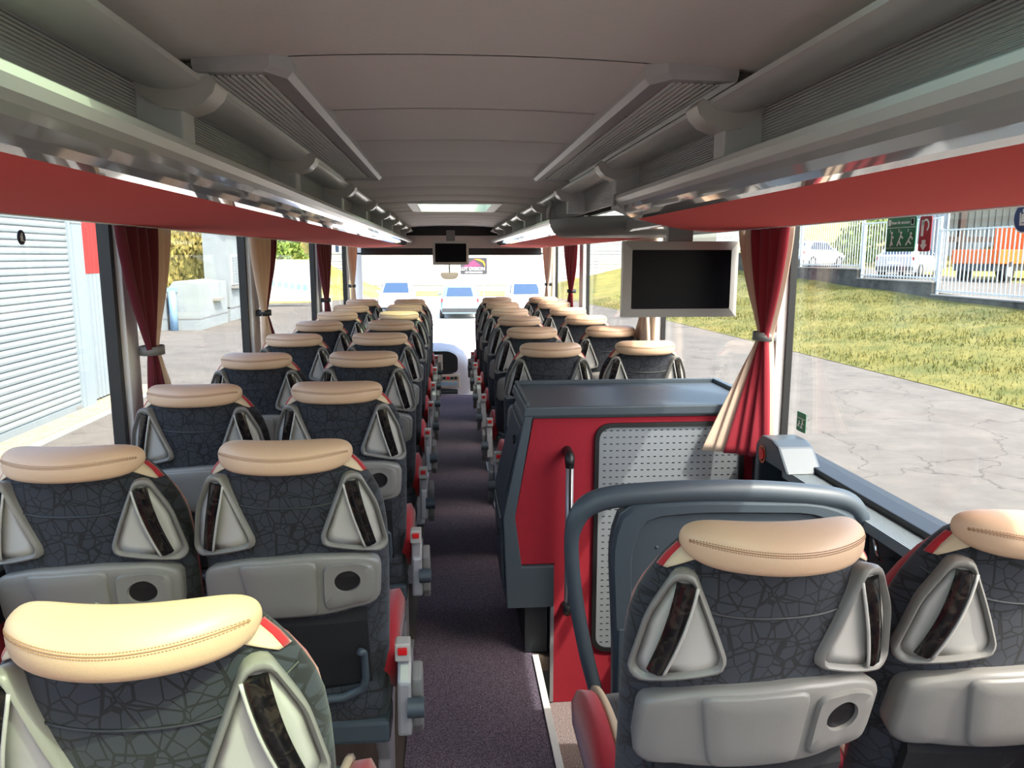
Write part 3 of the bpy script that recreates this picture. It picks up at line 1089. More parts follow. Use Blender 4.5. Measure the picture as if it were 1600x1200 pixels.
    for s in ((aisle,) if aisle else (-1, 1)):
        x = s * 0.185
        m = MB()
        m.prism([(0.17, 0.34), (0.50, 0.34), (0.42, 0.20), (0.40, 0.012), (0.24, 0.012), (0.26, 0.20)], 'x', x - 0.018, x + 0.018)
        m.build('leg', 'metal', t, bevel=0.006)
        MB().box(x - 0.035, x + 0.035, 0.20, 0.46, 0.001, 0.014).build('leg_foot', 'metal', t, bevel=0.003)
    if aisle:
        s = aisle
        # hinge unit with belt buckle on the aisle side
        x0, x1 = sorted((s * 0.235, s * 0.272))
        MB().prism([(0.12, 0.36), (0.21, 0.34), (0.28, 0.42), (0.27, 0.53), (0.19, 0.555), (0.14, 0.50)], 'x', x0, x1).build('hinge_cover', 'metal', t, bevel=0.008)
        m = MB()
        m.loft([[(s * (0.272 + dx), y, z) for y, z in ((0.150, 0.50), (0.20, 0.53), (0.235, 0.48), (0.225, 0.36), (0.195, 0.32), (0.165, 0.36))] for dx in (0.0, 0.028)])
        m.build('armrest', 'grey_mid', t, bevel=0.008)
        m = MB()
        m.tube([(s * 0.262, 0.13, 0.435), (s * 0.305, 0.13, 0.435)], 0.026, 14)
        m.build('recline_knob', 'anthracite', t, smooth=True, auto=0.8)
        bk = MB().box(min(s * 0.23, s * 0.27), max(s * 0.23, s * 0.27), 0.155, 0.20, 0.55, 0.60).build('belt_buckle', 'grey_light', t, bevel=0.005)
        MB().box(min(s * 0.238, s * 0.262), max(s * 0.238, s * 0.262), 0.147, 0.157, 0.572, 0.590).build('buckle_button', 'red_button', bk, bevel=0.002)
    return t

ORD = ['nearest', 'second', 'third', 'fourth', 'fifth', 'sixth', 'seventh', 'eighth', 'farthest']
ORD6 = ['nearest', 'second', 'third', 'fourth', 'fifth', 'farthest']
protoL = make_seat('coach_seat', 1)
protoW = make_seat('coach_seat', 0)
protoR = make_seat('coach_seat', -1)
used = set()
def place(proto, x, y, label, group):
    if proto.name in used:
        o = copy_tree(proto)
    else:
        o = proto
        used.add(proto.name)
    o.location = (x, y, 0.006)
    o['label'] = label
    o['group'] = group
    return o
GL, GW, GR, GV = 'left aisle seats', 'left window seats', 'right aisle seats', 'right window seats'
for k in range(9):
    y = 0.88 + 0.838 * k
    lab = {0: 'coach seat in the bottom left corner with sunlit cream headrest', 1: 'patterned coach seat left of the aisle, second row, full seat back in view'}.get(k, 'patterned coach seat left of the aisle, %s row counted from the viewer' % ORD[k])
    place(protoL, -0.445 if k == 0 else -0.432, y, lab, GL)
    if k > 0:
        place(protoW, -0.895, y - 0.02, 'patterned coach seat at the left windows, %s of that window column' % (['', 'nearest', 'second', 'third', 'fourth', 'fifth', 'sixth', 'seventh', 'farthest'][k]), GW)
for k in range(6):
    y = 3.66 + 0.84 * k
    place(protoR, 0.445, y, 'patterned coach seat right of the aisle beyond the cabinet, %s of six' % ORD6[k], GR)
    place(protoW, 0.930, y + 0.05, 'patterned coach seat at the right windows beyond the cabinet, %s of six' % ORD6[k], GV)
place(protoR, 0.470, 1.10, 'large coach seat at bottom right behind the stairwell guard', 'rear right seats')
place(protoW, 0.945, 1.115, 'coach seat at the right picture edge beside the window sill', 'rear right seats')

# ================================================================== CABINET (galley unit by the middle door)
cb = thing('galley_cabinet', 'anthracite cabinet with red rear panel and worktop by the stairwell', 'cabinet', (0.68, 3.1, 0.0))
def CL(x, y, z):
    return (x - 0.68, y - 3.1, z)
YB = 2.87
m = MB()
# carcass: aisle side leans out towards the bottom
prof = [(0.262, 1.00), (0.235, 0.95), (0.150, 0.60), (0.165, 0.22), (0.34, 0.22), (0.34, 0.008), (1.165, 0.008), (1.165, 1.00)]
m.loft([[CL(x, y, z) for x, z in prof] for y in (YB, 3.36)])
m.build('carcass', 'anthracite', cb)
# worktop with raised rim
m = MB()
m.loft([[CL(x, y, z) for x, z in ((0.225, 0.998), (1.168, 0.998), (1.168, 1.035), (0.235, 1.035))] for y in (YB - 0.035, 3.375)])
wt = m.build('worktop', 'anthracite', cb, bevel=0.006)
for (a, b, c, d) in ((0.24, 1.165, 3.355, 3.372), (1.14, 1.165, YB - 0.02, 3.36), (0.238, 0.252, YB - 0.02, 3.36)):
    MB().box(a - 0.68, b - 0.68, c - 3.1, d - 3.1, 1.034, 1.052).build('worktop_rim', 'anthracite', wt, bevel=0.003)
# red felt rear panel
poly = [(0.268, 0.985), (1.16, 0.985), (1.16, 0.006), (0.352, 0.006), (0.352, 0.40), (0.222, 0.40), (0.195, 0.58)]
m = MB()
m.loft([[CL(x, y, z) for x, z in poly] for y in (YB - 0.012, YB + 0.002)])
m.build('red_panel', 'red_board', cb)
m = MB()
m.box(0.352 - 0.68, 1.16 - 0.68, YB - 3.112, YB - 3.098, -0.198, 0.006)
m.build('red_kick_panel', 'red_board', cb)
# grey frame at the aisle corner
poly = [(0.232, 0.998), (0.262, 0.998), (0.196, 0.60), (0.222, 0.395), (0.350, 0.395), (0.350, 0.225), (0.164, 0.225), (0.150, 0.60)]
m = MB()
m.loft([[CL(x, y, z) for x, z in poly] for y in (YB - 0.03, YB + 0.004)])
m.build('corner_frame', 'anthracite', cb, bevel=0.004)
MB().box(0.338 - 0.68, 0.352 - 0.68, YB - 0.02 - 3.1, YB - 3.1, -0.19, 0.22).build('corner_trim', 'metal', cb)
MB().box(0.24 - 0.68, 0.33 - 0.68, YB + 0.02 - 3.1, 3.3 - 3.1, 0.009, 0.225).build('foot_well', 'anthracite_dark', cb)
# perforated grille with black rubber frame
out = round_poly([(0.505, 0.02), (1.10, 0.02), (1.10, 0.965), (0.505, 0.965)], 0.07, 6)
inn = round_poly([(0.522, 0.037), (1.083, 0.037), (1.083, 0.948), (0.522, 0.948)], 0.055, 6)
m = MB()
m.loft([[CL(x, YB - 0.010, z) for x, z in out], [CL(x, YB - 0.024, z) for x, z in out], [CL(x, YB - 0.024, z) for x, z in inn], [CL(x, YB - 0.012, z) for x, z in inn]], cap=False)
gr = m.build('grille_frame', 'black', cb)
m = MB()
m.loft([[CL(x, YB - 0.010, z) for x, z in inn], [CL(x, YB - 0.016, z) for x, z in inn]])
gp = m.build('grille_plate', 'perf', cb)
m = MB()
for i in range(22):
    for j in range(34):
        x = 0.545 + i * 0.0248
        z = 0.06 + j * 0.0265
        if z > 0.94:
            continue
        m.add([CL(x + a, YB - 0.0166, z + b) for a, b in ((-0.0055, -0.002), (0.0055, -0.002), (0.0055, 0.002), (-0.0055, 0.002))], [(0, 1, 2, 3)])
so = m.build('grille_slots', 'black', gp)
so['kind'] = 'stuff'
# doors on the aisle side
def side_pt(y, z, off):
    if z > 0.60:
        t = (z - 0.60) / 0.35
        x = 0.150 + (0.235 - 0.150) * t
    else:
        x = 0.150 + 0.015 * (0.60 - z) / 0.38
    return CL(x - off, y, z)
for (za, zb, nm) in ((0.66, 0.935, 'upper'), (0.26, 0.57, 'lower')):
    m = MB()
    m.loft([[side_pt(y, z, off) for y, z in ((2.93, za), (3.31, za), (3.31, zb), (2.93, zb))] for off in (0.0, 0.009)])
    d = m.build('cabinet_door', 'anthracite', cb, bevel=0.003)
    p = side_pt(2.98, (za + zb) / 2 + 0.08, 0.012)
    MB().tube([p, (p[0] - 0.006, p[1], p[2])], 0.018, 12).build('door_latch', 'black', d, smooth=True, auto=0.8)
# chrome grab rail
hx, hy = 0.398, YB - 0.085
h = MB().tube([CL(hx, hy, 0.25), CL(hx, hy, 0.83)], 0.0155, 14).build('grab_rail', 'metal', cb, smooth=True)
MB().box(hx - 0.004 - 0.68, hx + 0.004 - 0.68, hy - 0.0175 - 3.1, hy - 0.012 - 3.1, 0.26, 0.82).build('rail_inlay', 'black', h)
for z, d in ((0.84, 1), (0.24, -1)):
    m = MB()
    m.tube([CL(hx, hy, z - 0.03 * d), CL(hx, hy, z), CL(hx, hy + 0.012, z + 0.016 * d), CL(hx, hy + 0.05, z + 0.018 * d), CL(hx, YB - 0.01, z + 0.018 * d)], [0.0165, 0.019, 0.0185, 0.016, 0.02], 12)
    m.build('rail_end', 'black', h, smooth=True)

# ================================================================== STAIRWELL GUARD in front of the rear right seats
gd = thing('stairwell_guard', 'rounded anthracite guard panel with net pocket before the rear right seat', 'guard panel', (0.68, 1.95, 0.0))
def GP(x, z, y=0.0):
    return (x - 0.68, y, z)
path = [(0.345, 0.40), (0.315, 0.52), (0.288, 0.66), (0.272, 0.80), (0.276, 0.88), (0.305, 0.935), (0.37, 0.962), (0.50, 0.972), (0.64, 0.974), (0.80, 0.968), (0.95, 0.952), (1.03, 0.935), (1.07, 0.90), (1.085, 0.84), (1.09, 0.6), (1.09, 0.06)]
def smooth_path(p, n=4):
    out = []
    P = [Vector(q) for q in p]
    for i in range(len(P) - 1):
        p0, p1, p2, p3 = P[max(0, i - 1)], P[i], P[i + 1], P[min(len(P) - 1, i + 2)]
        for k in range(n):
            t = k / n
            out.append(0.5 * ((2 * p1) + (-p0 + p2) * t + (2 * p0 - 5 * p1 + 4 * p2 - p3) * t * t + (-p0 + 3 * p1 - 3 * p2 + p3) * t ** 3))
    out.append(P[-1])
    return out
sp = smooth_path([GP(x, z) for x, z in path])
rad = []
for p in sp:
    top = max(0.0, min(1.0, (p.z - 0.85) / 0.1))
    rad.append(0.020 + 0.011 * top)
MB().tube(sp, rad, 12).build('guard_frame', 'anthracite', gd, smooth=True)
# inner panel plate
pp = resample(round_poly([(0.395, 0.05), (0.388, 0.55), (0.372, 0.84), (0.40, 0.95), (0.62, 0.958), (0.95, 0.945), (1.07, 0.90), (1.085, 0.05)], 0.05, 5), 64)
pc = (0.72, 0.5)
def psc(f):
    return [(pc[0] + (x - pc[0]) * f, pc[1] + (z - pc[1]) * (f if f > 0.9 else f)) for x, z in pp]
m = MB()
m.loft([[GP(x, z, -0.018) for x, z in pp], [GP(x, z, 0.018) for x, z in pp]])
m.build('guard_panel', 'anthracite', gd, bevel=0.004)
# raised border round a recessed field
io = resample(round_poly([(0.445, 0.10), (0.435, 0.55), (0.425, 0.82), (0.46, 0.915), (0.62, 0.925), (0.93, 0.915), (1.03, 0.87), (1.045, 0.10)], 0.05, 5), 64)
m = MB()
m.loft([[GP(x, z, -0.016) for x, z in psc(0.995)], [GP(x, z, -0.032) for x, z in psc(0.975)], [GP(x, z, -0.032) for x, z in io], [GP(x, z, -0.017) for x, z in [(pc[0] + (x - pc[0]) * 0.98, pc[1] + (z - pc[1]) * 0.98) for x, z in io]]], cap=False)
m.build('guard_border', 'anthracite', gd, smooth=True, auto=0.9)
for i in range(6):
    for j in range(4):
        x, z = 0.50 + 0.09 * i, 0.60 + 0.075 * j
        d = MB()
        d.tube([GP(x, z, -0.017), GP(x, z, -0.0205)], [0.007, 0.003], 8)
        d.build('stud', 'anthracite', gd, smooth=True)
# net pocket made of cords
net = MB()
for i in range(14):
    for sg in (-1, 1):
        pts = []
        for k in range(9):
            t = k / 8
            x = 0.46 + 0.04 * i + sg * 0.12 * t
            if 0.44 < x < 1.03:
                pts.append(GP(x, 0.58 - 0.34 * t + 0.006 * math.sin(k * 2.2 + i), -0.034 - 0.012 * math.sin(math.pi * t)))
        if len(pts) > 1:
            net.tube(pts, 0.003, 5)
net.tube([GP(0.44, 0.585, -0.034), GP(0.74, 0.575, -0.04), GP(1.03, 0.585, -0.034)], 0.005, 6)
nn = net.build('net_cords', 'net_cord', gd)
nn['kind'] = 'stuff'
MB().box(0.398 - 0.68, 0.43 - 0.68, -0.037, -0.016, 0.42, 0.60).build('net_clip', 'anthracite', gd, bevel=0.003)

# ================================================================== SCREENS
def screen(name, label, loc, w, h, fr, arm):
    t = thing(name, label, 'screen', loc)
    o = [(-w / 2, -h / 2), (w / 2, -h / 2), (w / 2, h / 2), (-w / 2, h / 2)]
    i = [(x - math.copysign(fr, x), z - math.copysign(fr, z)) for x, z in o]
    n = 4
    nm = ['frame_side'] * 4
    for k in range(4):
        a, b, c, d = o[k], o[(k + 1) % 4], i[(k + 1) % 4], i[k]
        m = MB()
        m.loft([[(a[0], 0.03, a[1]), (b[0], 0.03, b[1]), (c[0], 0.03, c[1]), (d[0], 0.03, d[1])], [(a[0], 0.0, a[1]), (b[0], 0.0, b[1]), (c[0], -0.014, c[1]), (d[0], -0.014, d[1])]])
        m.build('frame_side', 'grey_light', t)
    MB().prism(round_poly(i, 0.01, 3), 'y', -0.012, 0.028).build('display', 'screen', t)
    MB().box(-w / 2 + 0.02, w / 2 - 0.02, 0.03, 0.05, -h / 2 + 0.02, h / 2 - 0.02).build('back_cover', 'black', t)
    MB().box(-0.05, 0.05, 0.01, 0.05, h / 2, h / 2 + arm).build('mount', 'grey_mid', t, bevel=0.004)
    return t
screen('ceiling_screen', 'large black screen in a grey frame hanging above the cabinet', (0.880, 3.05, 1.507), 0.472, 0.302, 0.034, 0.06)
screen('ceiling_screen', 'small black screen in a grey frame hanging at the windscreen', (-0.018, 8.9, 1.636), 0.41, 0.265, 0.028, 0.12)

# ================================================================== FRONT OF THE COACH
fw = MB()
fw.box(-1.26, 1.26, Y1, Y1 + 0.06, -1.0, 0.22)
fw.box(-1.26, -1.14, Y1, Y1 + 0.06, 0.22, 1.64)
fw.box(1.12, 1.26, Y1, Y1 + 0.06, 0.22, 1.64)
fw.box(-1.26, 1.26, Y1, Y1 + 0.06, 1.62, 2.12)
struct(fw.build('wall_front', 'wall_grey'))
struct(box(-1.14, 1.12, Y1 + 0.02, Y1 + 0.026, 0.22, 1.62).build('window_30', 'glass_clear'))
hd = thing('front_header', 'beige header panel above the windscreen with dark blind strip', 'header panel', (0, 9.5, 1.75))
MB().box(-1.1, 1.1, 0.0, 0.4, -0.055, 0.095).build('header_panel', 'header', hd, bevel=0.012)
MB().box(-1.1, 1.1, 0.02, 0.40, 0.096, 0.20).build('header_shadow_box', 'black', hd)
MB().box(-1.1, 1.1, 0.06, 0.40, -0.14, -0.056).build('blind_strip', 'anthracite_dark', hd)
t = thing('rear_view_mirror', 'small rounded interior mirror hanging below the front screen', 'mirror', (-0.035, 9.55, 1.36))
m = MB()
m.prism(round_poly([(-0.115, 0.04), (0.115, 0.04), (0.10, -0.02), (0.05, -0.045), (-0.05, -0.045), (-0.10, -0.02)], 0.03, 4), 'y', 0.0, 0.025)
m.build('mirror_glass', 'chrome', t)
MB().tube([(0, 0.02, 0.03), (0, 0.02, 0.26)], 0.008, 8).build('mirror_stem', 'grey_mid', t, smooth=True)
# dashboard
d = thing('dashboard', 'grey-blue driver dashboard with round cowl and button panel', 'dashboard', (-0.35, 9.4, -0.44))
m = MB()
rings = []
for x, yf, zt in ((-0.80, -0.10, 0.80), (-0.4, -0.12, 0.86), (-0.1, -0.14, 0.90), (0.18, -0.12, 0.91), (0.36, -0.02, 0.88), (0.48, 0.12, 0.80), (0.56, 0.26, 0.66)):
    rings.append([(x, yf, 0.02), (x, yf - 0.03, zt - 0.35), (x, yf - 0.10, zt - 0.12), (x, yf, zt - 0.02), (x, yf + 0.1, zt), (x, 0.5, zt + 0.03), (x, 0.5, 0.02)])
m.loft(rings)
m.build('dash_body', 'dash_blue', d, smooth=True, auto=0.9)
m = MB()
m.prism(round_poly([(0.05, 0.66), (0.40, 0.66), (0.40, 0.86), (0.30, 0.92), (0.05, 0.92)], 0.06, 5), 'y', -0.27, -0.10)
m.build('instrument_cowl', 'black', d)
MB().box(0.06, 0.22, -0.29, -0.265, 0.69, 0.88).build('display_panel', 'dash_panel', d, bevel=0.005)
bp_ = MB().box(0.10, 0.42, -0.29, -0.20, 0.48, 0.64).build('button_panel', 'dash_panel', d, bevel=0.01)
for i in range(6):
    MB().box(0.125 + i * 0.046, 0.16 + i * 0.046, -0.297, -0.288, 0.585, 0.615).build('button', 'red_button' if i == 3 else 'anthracite_dark', bp_)
for i in range(5):
    MB().box(0.13 + i * 0.055, 0.17 + i * 0.055, -0.297, -0.288, 0.51, 0.55).build('button', 'blue_pipe', bp_)
MB().box(0.08, 0.40, -0.28, -0.16, 0.34, 0.45).build('storage_tray', 'anthracite_dark', d, bevel=0.02)
gp = thing('guide_post', 'black guard post standing at the front end of the aisle', 'post', (0.27, 9.0, -0.449))
MB().tube([(0, 0, 0), (0, 0, 0.03)], [0.07, 0.06], 14).build('post_base', 'black', gp, smooth=True, auto=0.8)
MB().tube([(0, 0, 0.03), (0, 0, 0.95)], 0.016, 10).build('post_tube', 'black', gp, smooth=True)
MB().box(-0.02, 0.02, -0.02, 0.02, 0.55, 0.95).build('post_sleeve', 'black', gp, bevel=0.006)

# ================================================================== CURTAINS
def curtain(side, top, tie, bot, ztop, ztie, zbot, panels, label, tiemat='grey_mid', flare=0.0):
    """top/tie/bot: (y_start, y_end) at each height; panels: (name, mat, s0, s1, layer)"""
    t = thing('curtain', label, 'curtain', (side * 1.135, (tie[0] + tie[1]) / 2, zbot))
    oy = (tie[0] + tie[1]) / 2
    def rng(z):
        if z > ztie:
            u = (ztop - z) / (ztop - ztie)
            u2 = u ** 1.7
            return (top[0] + (tie[0] - top[0]) * u2, top[1] + (tie[1] - top[1]) * u2)
        u = (ztie - z) / (ztie - zbot)
        u2 = u ** 0.75
        return (tie[0] + (bot[0] - tie[0]) * u2, tie[1] + (bot[1] - tie[1]) * u2)
    NZ = 30
    for (nm, mat, s0, s1, lay) in panels:
        vs, fs = [], []
        nc = 36
        for j in range(NZ + 1):
            z = ztop + (zbot - ztop) * j / NZ
            a, b = rng(z)
            wid = abs(b - a)
            amp = 0.014 + 0.031 * min(1, wid / 0.5)
            for i in range(nc + 1):
                s = s0 + (s1 - s0) * i / nc
                y = a + (b - a) * s
                dx = amp * 0.55 * math.sin(2 * math.pi * (s * 5.2) + 0.5 * math.sin(3 * z)) + 0.006 * math.sin(17 * s + 5 * z)
                ub = max(0.0, (ztie - z) / (ztie - zbot)) ** 0.9
                vs.append((side * (-0.006 * lay - 0.012 + dx * 0.8 * (-1) - flare * ub * s), y - oy, z - zbot))
        for j in range(NZ):
            for i in range(nc):
                k = j * (nc + 1) + i
                fs.append((k, k + 1, k + nc + 2, k + nc + 1))
        MB().add(vs, fs).build(nm, mat, t, smooth=True, solid=0.003)
    a, b = rng(ztie)
    m = MB()
    ring = []
    cy = (a + b) / 2 - oy
    hw = abs(b - a) / 2 + 0.006
    rings = []
    for dz in (-0.016, 0.016):
        rings.append([(side * (-0.015 + 0.040 * math.cos(q)), cy + hw * math.sin(q), ztie - zbot + dz) for q in [2 * math.pi * k / 20 for k in range(20)]])
    m.loft(rings, cap=False)
    m.build('tie_band', tiemat, t, smooth=True, solid=0.003)
    return t
curtain(1, (2.60, 3.04), (2.725, 2.805), (2.66, 2.80), 1.72, 1.306, 0.865,
        [('red_cloth', 'curtain_red', 0.0, 0.72, 1), ('beige_cloth', 'curtain_beige', 0.66, 1.0, 0), ('beige_lining', 'curtain_beige', 0.0, 0.16, -2)],
        'crimson and beige curtain tied back beside the large screen', flare=0.20)
curtain(-1, (2.62, 3.10), (2.81, 2.90), (2.76, 3.12), 1.72, 1.265, 0.86,
        [('red_cloth', 'curtain_dark', 0.0, 0.66, 1), ('beige_cloth', 'curtain_beige', 0.62, 1.0, 0)],
        'wine red and beige curtain tied back at the nearest left pillar')
curtain(-1, (4.33, 4.95), (4.52, 4.62), (4.46, 4.98), 1.72, 1.275, 0.90,
        [('beige_cloth', 'curtain_beige', 0.0, 0.72, 1), ('red_cloth', 'curtain_dark', 0.68, 1.0, 0)],
        'beige curtain with dark lining tied back at the second left pillar', 'anthracite_dark')
curtain(-1, (6.5, 7.2), (6.80, 6.92), (6.74, 7.2), 1.72, 1.22, 0.92, [('red_cloth', 'curtain_dark', 0.0, 1.0, 1)],
        'wine red curtain tied back at the third left pillar', 'anthracite_dark')
curtain(-1, (8.45, 9.2), (8.68, 8.80), (8.55, 9.1), 1.72, 1.27, 0.92, [('beige_cloth', 'curtain_beige', 0.0, 1.0, 1)],
        'beige curtain tied back at the front left beside the driver', 'anthracite_dark')
curtain(1, (4.30, 4.95), (4.44, 4.56), (4.35, 4.85), 1.72, 1.28, 0.92, [('beige_cloth', 'curtain_beige', 0.0, 1.0, 1)],
        'beige curtain mostly hidden behind the large screen', 'anthracite_dark')
curtain(1, (7.0, 7.7), (7.24, 7.36), (7.16, 7.65), 1.72, 1.27, 0.92, [('red_cloth', 'curtain_red', 0.0, 1.0, 1)],
        'crimson curtain tied back at the right windows left of the large screen', 'anthracite_dark')
curtain(1, (8.75, 9.45), (9.0, 9.12), (8.85, 9.4), 1.72, 1.27, 0.92, [('beige_cloth', 'curtain_beige', 0.0, 1.0, 1)],
        'beige curtain tied back at the front right of the windscreen', 'anthracite_dark')

# ================================================================== SMALL THINGS AT THE RIGHT WINDOW
bx = thing('emergency_box', 'grey wedge shaped valve box with orange symbol on the window sill', 'box', (1.13, 2.50, 0.886))
m = MB()
m.loft([[(x, y, z) for y, z in ((-0.13, 0.0), (0.10, 0.0), (0.10, -0.10), (0.135, -0.10), (0.135, 0.045), (0.09, 0.085), (0.0, 0.088), (-0.05, 0.075))] for x in (-0.075, 0.05)])
m.build('box_body', 'anthracite', bx, bevel=0.008)
m = MB()
for k in range(18):
    a0, a1 = 2 * math.pi * k / 20, 2 * math.pi * (k + 1) / 20
    m.add([(-0.0775, 0.07 + r * math.cos(a) * 0.9, 0.02 + r * math.sin(a)) for a, r in ((a0, 0.026), (a1, 0.026), (a1, 0.032), (a0, 0.032))], [(0, 1, 2, 3)])
m.build('orange_ring', 'orange', bx)
m = MB()
m.tube([(-0.076, 0.07, 0.02), (-0.081, 0.07, 0.02)], 0.02, 14)
m.build('red_valve', 'red_button', bx)
hk = thing('sill_hook', 'small chrome hook with thin wire on the dark sill panel', 'hook', (1.10, 1.86, 0.80))
MB().tube([(0.03, 0, 0), (-0.01, 0, 0), (-0.02, 0, 0.02), (-0.018, 0.02, 0.045), (-0.01, 0.03, 0.05)], 0.006, 8).build('hook', 'chrome', hk, smooth=True)
MB().tube([(-0.012, 0.03, 0.05), (-0.03, 0.12, 0.075), (-0.05, 0.22, 0.09)], 0.0018, 5).build('wire', 'metal', hk, smooth=True)

def sticker(side, name, label, y0, y1, z0, z1, mat, rnd=0.006):
    """flat sticker on the inside of a side window; local x runs towards smaller y on the right side"""
    cy, cz = (y0 + y1) / 2, (z0 + z1) / 2
    t = thing(name, label, 'sticker', (side * 1.2095, cy, cz))
    w, h = abs(y1 - y0) / 2, (z1 - z0) / 2
    p = round_poly([(-w, -h), (w, -h), (w, h), (-w, h)], rnd, 3)
    MB().prism(p, 'x', -0.0008, 0.0008).build('backing', mat, t)
    return t
def flat(t, side, poly, mat, name):
    # poly in (u, z): u to the viewer's right
    off = -side * 0.0014
    m = MB()
    k = -1 if side > 0 else 1
    m.prism([(k * u, z) for u, z in poly], 'x', off - 0.0004, off + 0.0004)
    return m.build(name, mat, t)
def txt_mtx(side, u, z):
    if side > 0:
        rot = Matrix(((0, 0, -1), (-1, 0, 0), (0, 1, 0))).to_4x4()
    else:
        rot = Matrix(((0, 0, 1), (1, 0, 0), (0, 1, 0))).to_4x4()
    k = -1 if side > 0 else 1
    return Matrix.Translation((-side * 0.0014, k * u, z)) @ rot
def man(t, side, u, z, s, pose):
    P = {0: [((0, 0.6), (0, 0.1)), ((0, 0.5), (0.3, 0.35)), ((0, 0.1), (0.2, -0.3)), ((0, 0.1), (-0.15, -0.4))], 1: [((0.1, 0.6), (-0.15, 0.1)), ((0.1, 0.5), (0.4, 0.3)), ((-0.15, 0.1), (0.15, -0.3)), ((-0.15, 0.1), (-0.4, -0.35))], 2: [((0.2, 0.5), (-0.1, 0.1)), ((0.2, 0.45), (0.5, 0.2)), ((-0.1, 0.1), (0.3, -0.2)), ((-0.1, 0.1), (-0.45, -0.3))]}[pose]
    m = MB()
    off = -side * 0.0014
    k = -1 if side > 0 else 1
    for (a, b) in P:
        A, B = Vector(a), Vector(b)
        n = Vector((-(B - A).y, (B - A).x)).normalized() * 0.07
        q = [A + n, B + n, B - n, A - n]
        m.prism([(k * (u + s * p.x), z + s * p.y) for p in q], 'x', off - 0.0004, off + 0.0004)
    hx = P[0][0]
    m.prism([(k * (u + s * (hx[0] + 0.13 * math.cos(a))), z + s * (hx[1] + 0.17 + 0.13 * math.sin(a))) for a in [2 * math.pi * i / 10 for i in range(10)]], 'x', off - 0.0004, off + 0.0004)
    m.build('pictogram', 'sign_white', t)
t = sticker(1, 'emergency_sticker', 'green emergency exit sticker with pictograms on the right window', 2.015, 2.155, 1.612, 1.706, 'green_sign')
flat(t, 1, [(-0.066, 0.0185), (0.066, 0.0185), (0.066, 0.0200), (-0.066, 0.0200)], 'sign_white', 'divider')
flat(t, 1, [(-0.066, -0.0375), (0.066, -0.0375), (0.066, -0.0362), (-0.066, -0.0362)], 'sign_white', 'divider')
flat(t, 1, [(-0.062, 0.025), (-0.051, 0.025), (-0.051, 0.042), (-0.062, 0.042)], 'sign_white', 'symbol')
flat(t, 1, [(0.047, 0.025), (0.060, 0.025), (0.060, 0.043), (0.047, 0.043)], 'sign_white', 'symbol')
flat(t, 1, [(0.0485, 0.0265), (0.0585, 0.0265), (0.0585, 0.0415), (0.0485, 0.0415)], 'green_sign', 'symbol')
text_part('Issue de secours', 0.0135, 'sign_white', t, txt_mtx(1, -0.003, 0.033))
for i, u in enumerate((-0.042, 0.0, 0.043)):
    text_part(str(i + 1), 0.012, 'sign_white', t, txt_mtx(1, u - 0.008, 0.010))
    man(t, 1, u, -0.020, 0.032, i)
t = sticker(1, 'hammer_sticker', 'dark red sticker with hammer symbol and arrow on the right window', 1.948, 2.000, 1.612, 1.704, 'red_sign')
flat(t, 1, [(-0.010, -0.016), (0.006, -0.016), (0.006, -0.028), (0.014, -0.028), (-0.002, -0.043), (-0.018, -0.028), (-0.010, -0.028)], 'sign_white', 'arrow')
ring = [(0.015 * math.cos(a) + 0.002, 0.022 + 0.017 * math.sin(a)) for a in [R(-60 + 20 * i) for i in range(13)]]
rin = [(0.010 * math.cos(a) + 0.002, 0.022 + 0.012 * math.sin(a)) for a in [R(-60 + 20 * i) for i in range(13)]]
flat(t, 1, ring + rin[::-1], 'sign_white', 'hammer_symbol')
flat(t, 1, [(-0.016, -0.006), (-0.006, -0.006), (-0.006, 0.036), (-0.016, 0.036)], 'sign_white', 'hammer_symbol')
def belt_sticker(side, y, z, r, mat, label):
    t = thing('seat_belt_sticker', label, 'sticker', (side * 1.2095, y, z))
    c = [(r * math.cos(2 * math.pi * i / 28), r * math.sin(2 * math.pi * i / 28)) for i in range(28)]
    MB().prism(c, 'x', -0.0008, 0.0008).build('backing', 'sign_white' if side > 0 else mat, t)
    c2 = [(x * 0.9, z_ * 0.9) for x, z_ in c]
    flat(t, side, c2, mat, 'disc')
    off = 0.0004
    m = MB()
    o2 = -side * 0.0022
    k = -1 if side > 0 else 1
    for poly in ([(0.0 + 0.17 * math.cos(a), 0.45 + 0.17 * math.sin(a)) for a in [2 * math.pi * i / 10 for i in range(10)]], [(-0.2, 0.25), (0.15, 0.25), (0.2, -0.3), (-0.2, -0.3)], [(-0.35, -0.35), (0.45, -0.35), (0.45, -0.5), (-0.35, -0.5)], [(0.3, -0.35), (0.45, -0.35), (0.55, -0.7), (0.4, -0.7)], [(-0.4, 0.3), (-0.3, 0.35), (-0.2, -0.35), (-0.35, -0.4)]):
        m.prism([(k * u * r, zz * r) for u, zz in poly], 'x', o2 - 0.0003, o2 + 0.0003)
    m.build('pictogram', 'sign_white', t)
    return t
belt_sticker(1, 1.62, 1.683, 0.034, 'blue_sign', 'round blue seat belt sticker at the right picture edge')
belt_sticker(-1, 2.235, 1.650, 0.020, 'dark_sign', 'small round dark seat belt sticker on the left window')
t = sticker(1, 'small_green_sticker', 'small green emergency sticker low on the right window by the pillar', 2.575, 2.645, 0.975, 1.045, 'green_sign')
flat(t, 1, [(-0.03, 0.012), (0.03, 0.012), (0.03, 0.0135), (-0.03, 0.0135)], 'sign_white', 'divider')
man(t, 1, 0.008, -0.014, 0.026, 1)
man(t, 1, -0.018, -0.014, 0.022, 2)
t = sticker(-1, 'window_notice', 'dark green notice on the left window at the picture edge', 2.02, 2.12, 1.578, 1.65, 'green_sign')
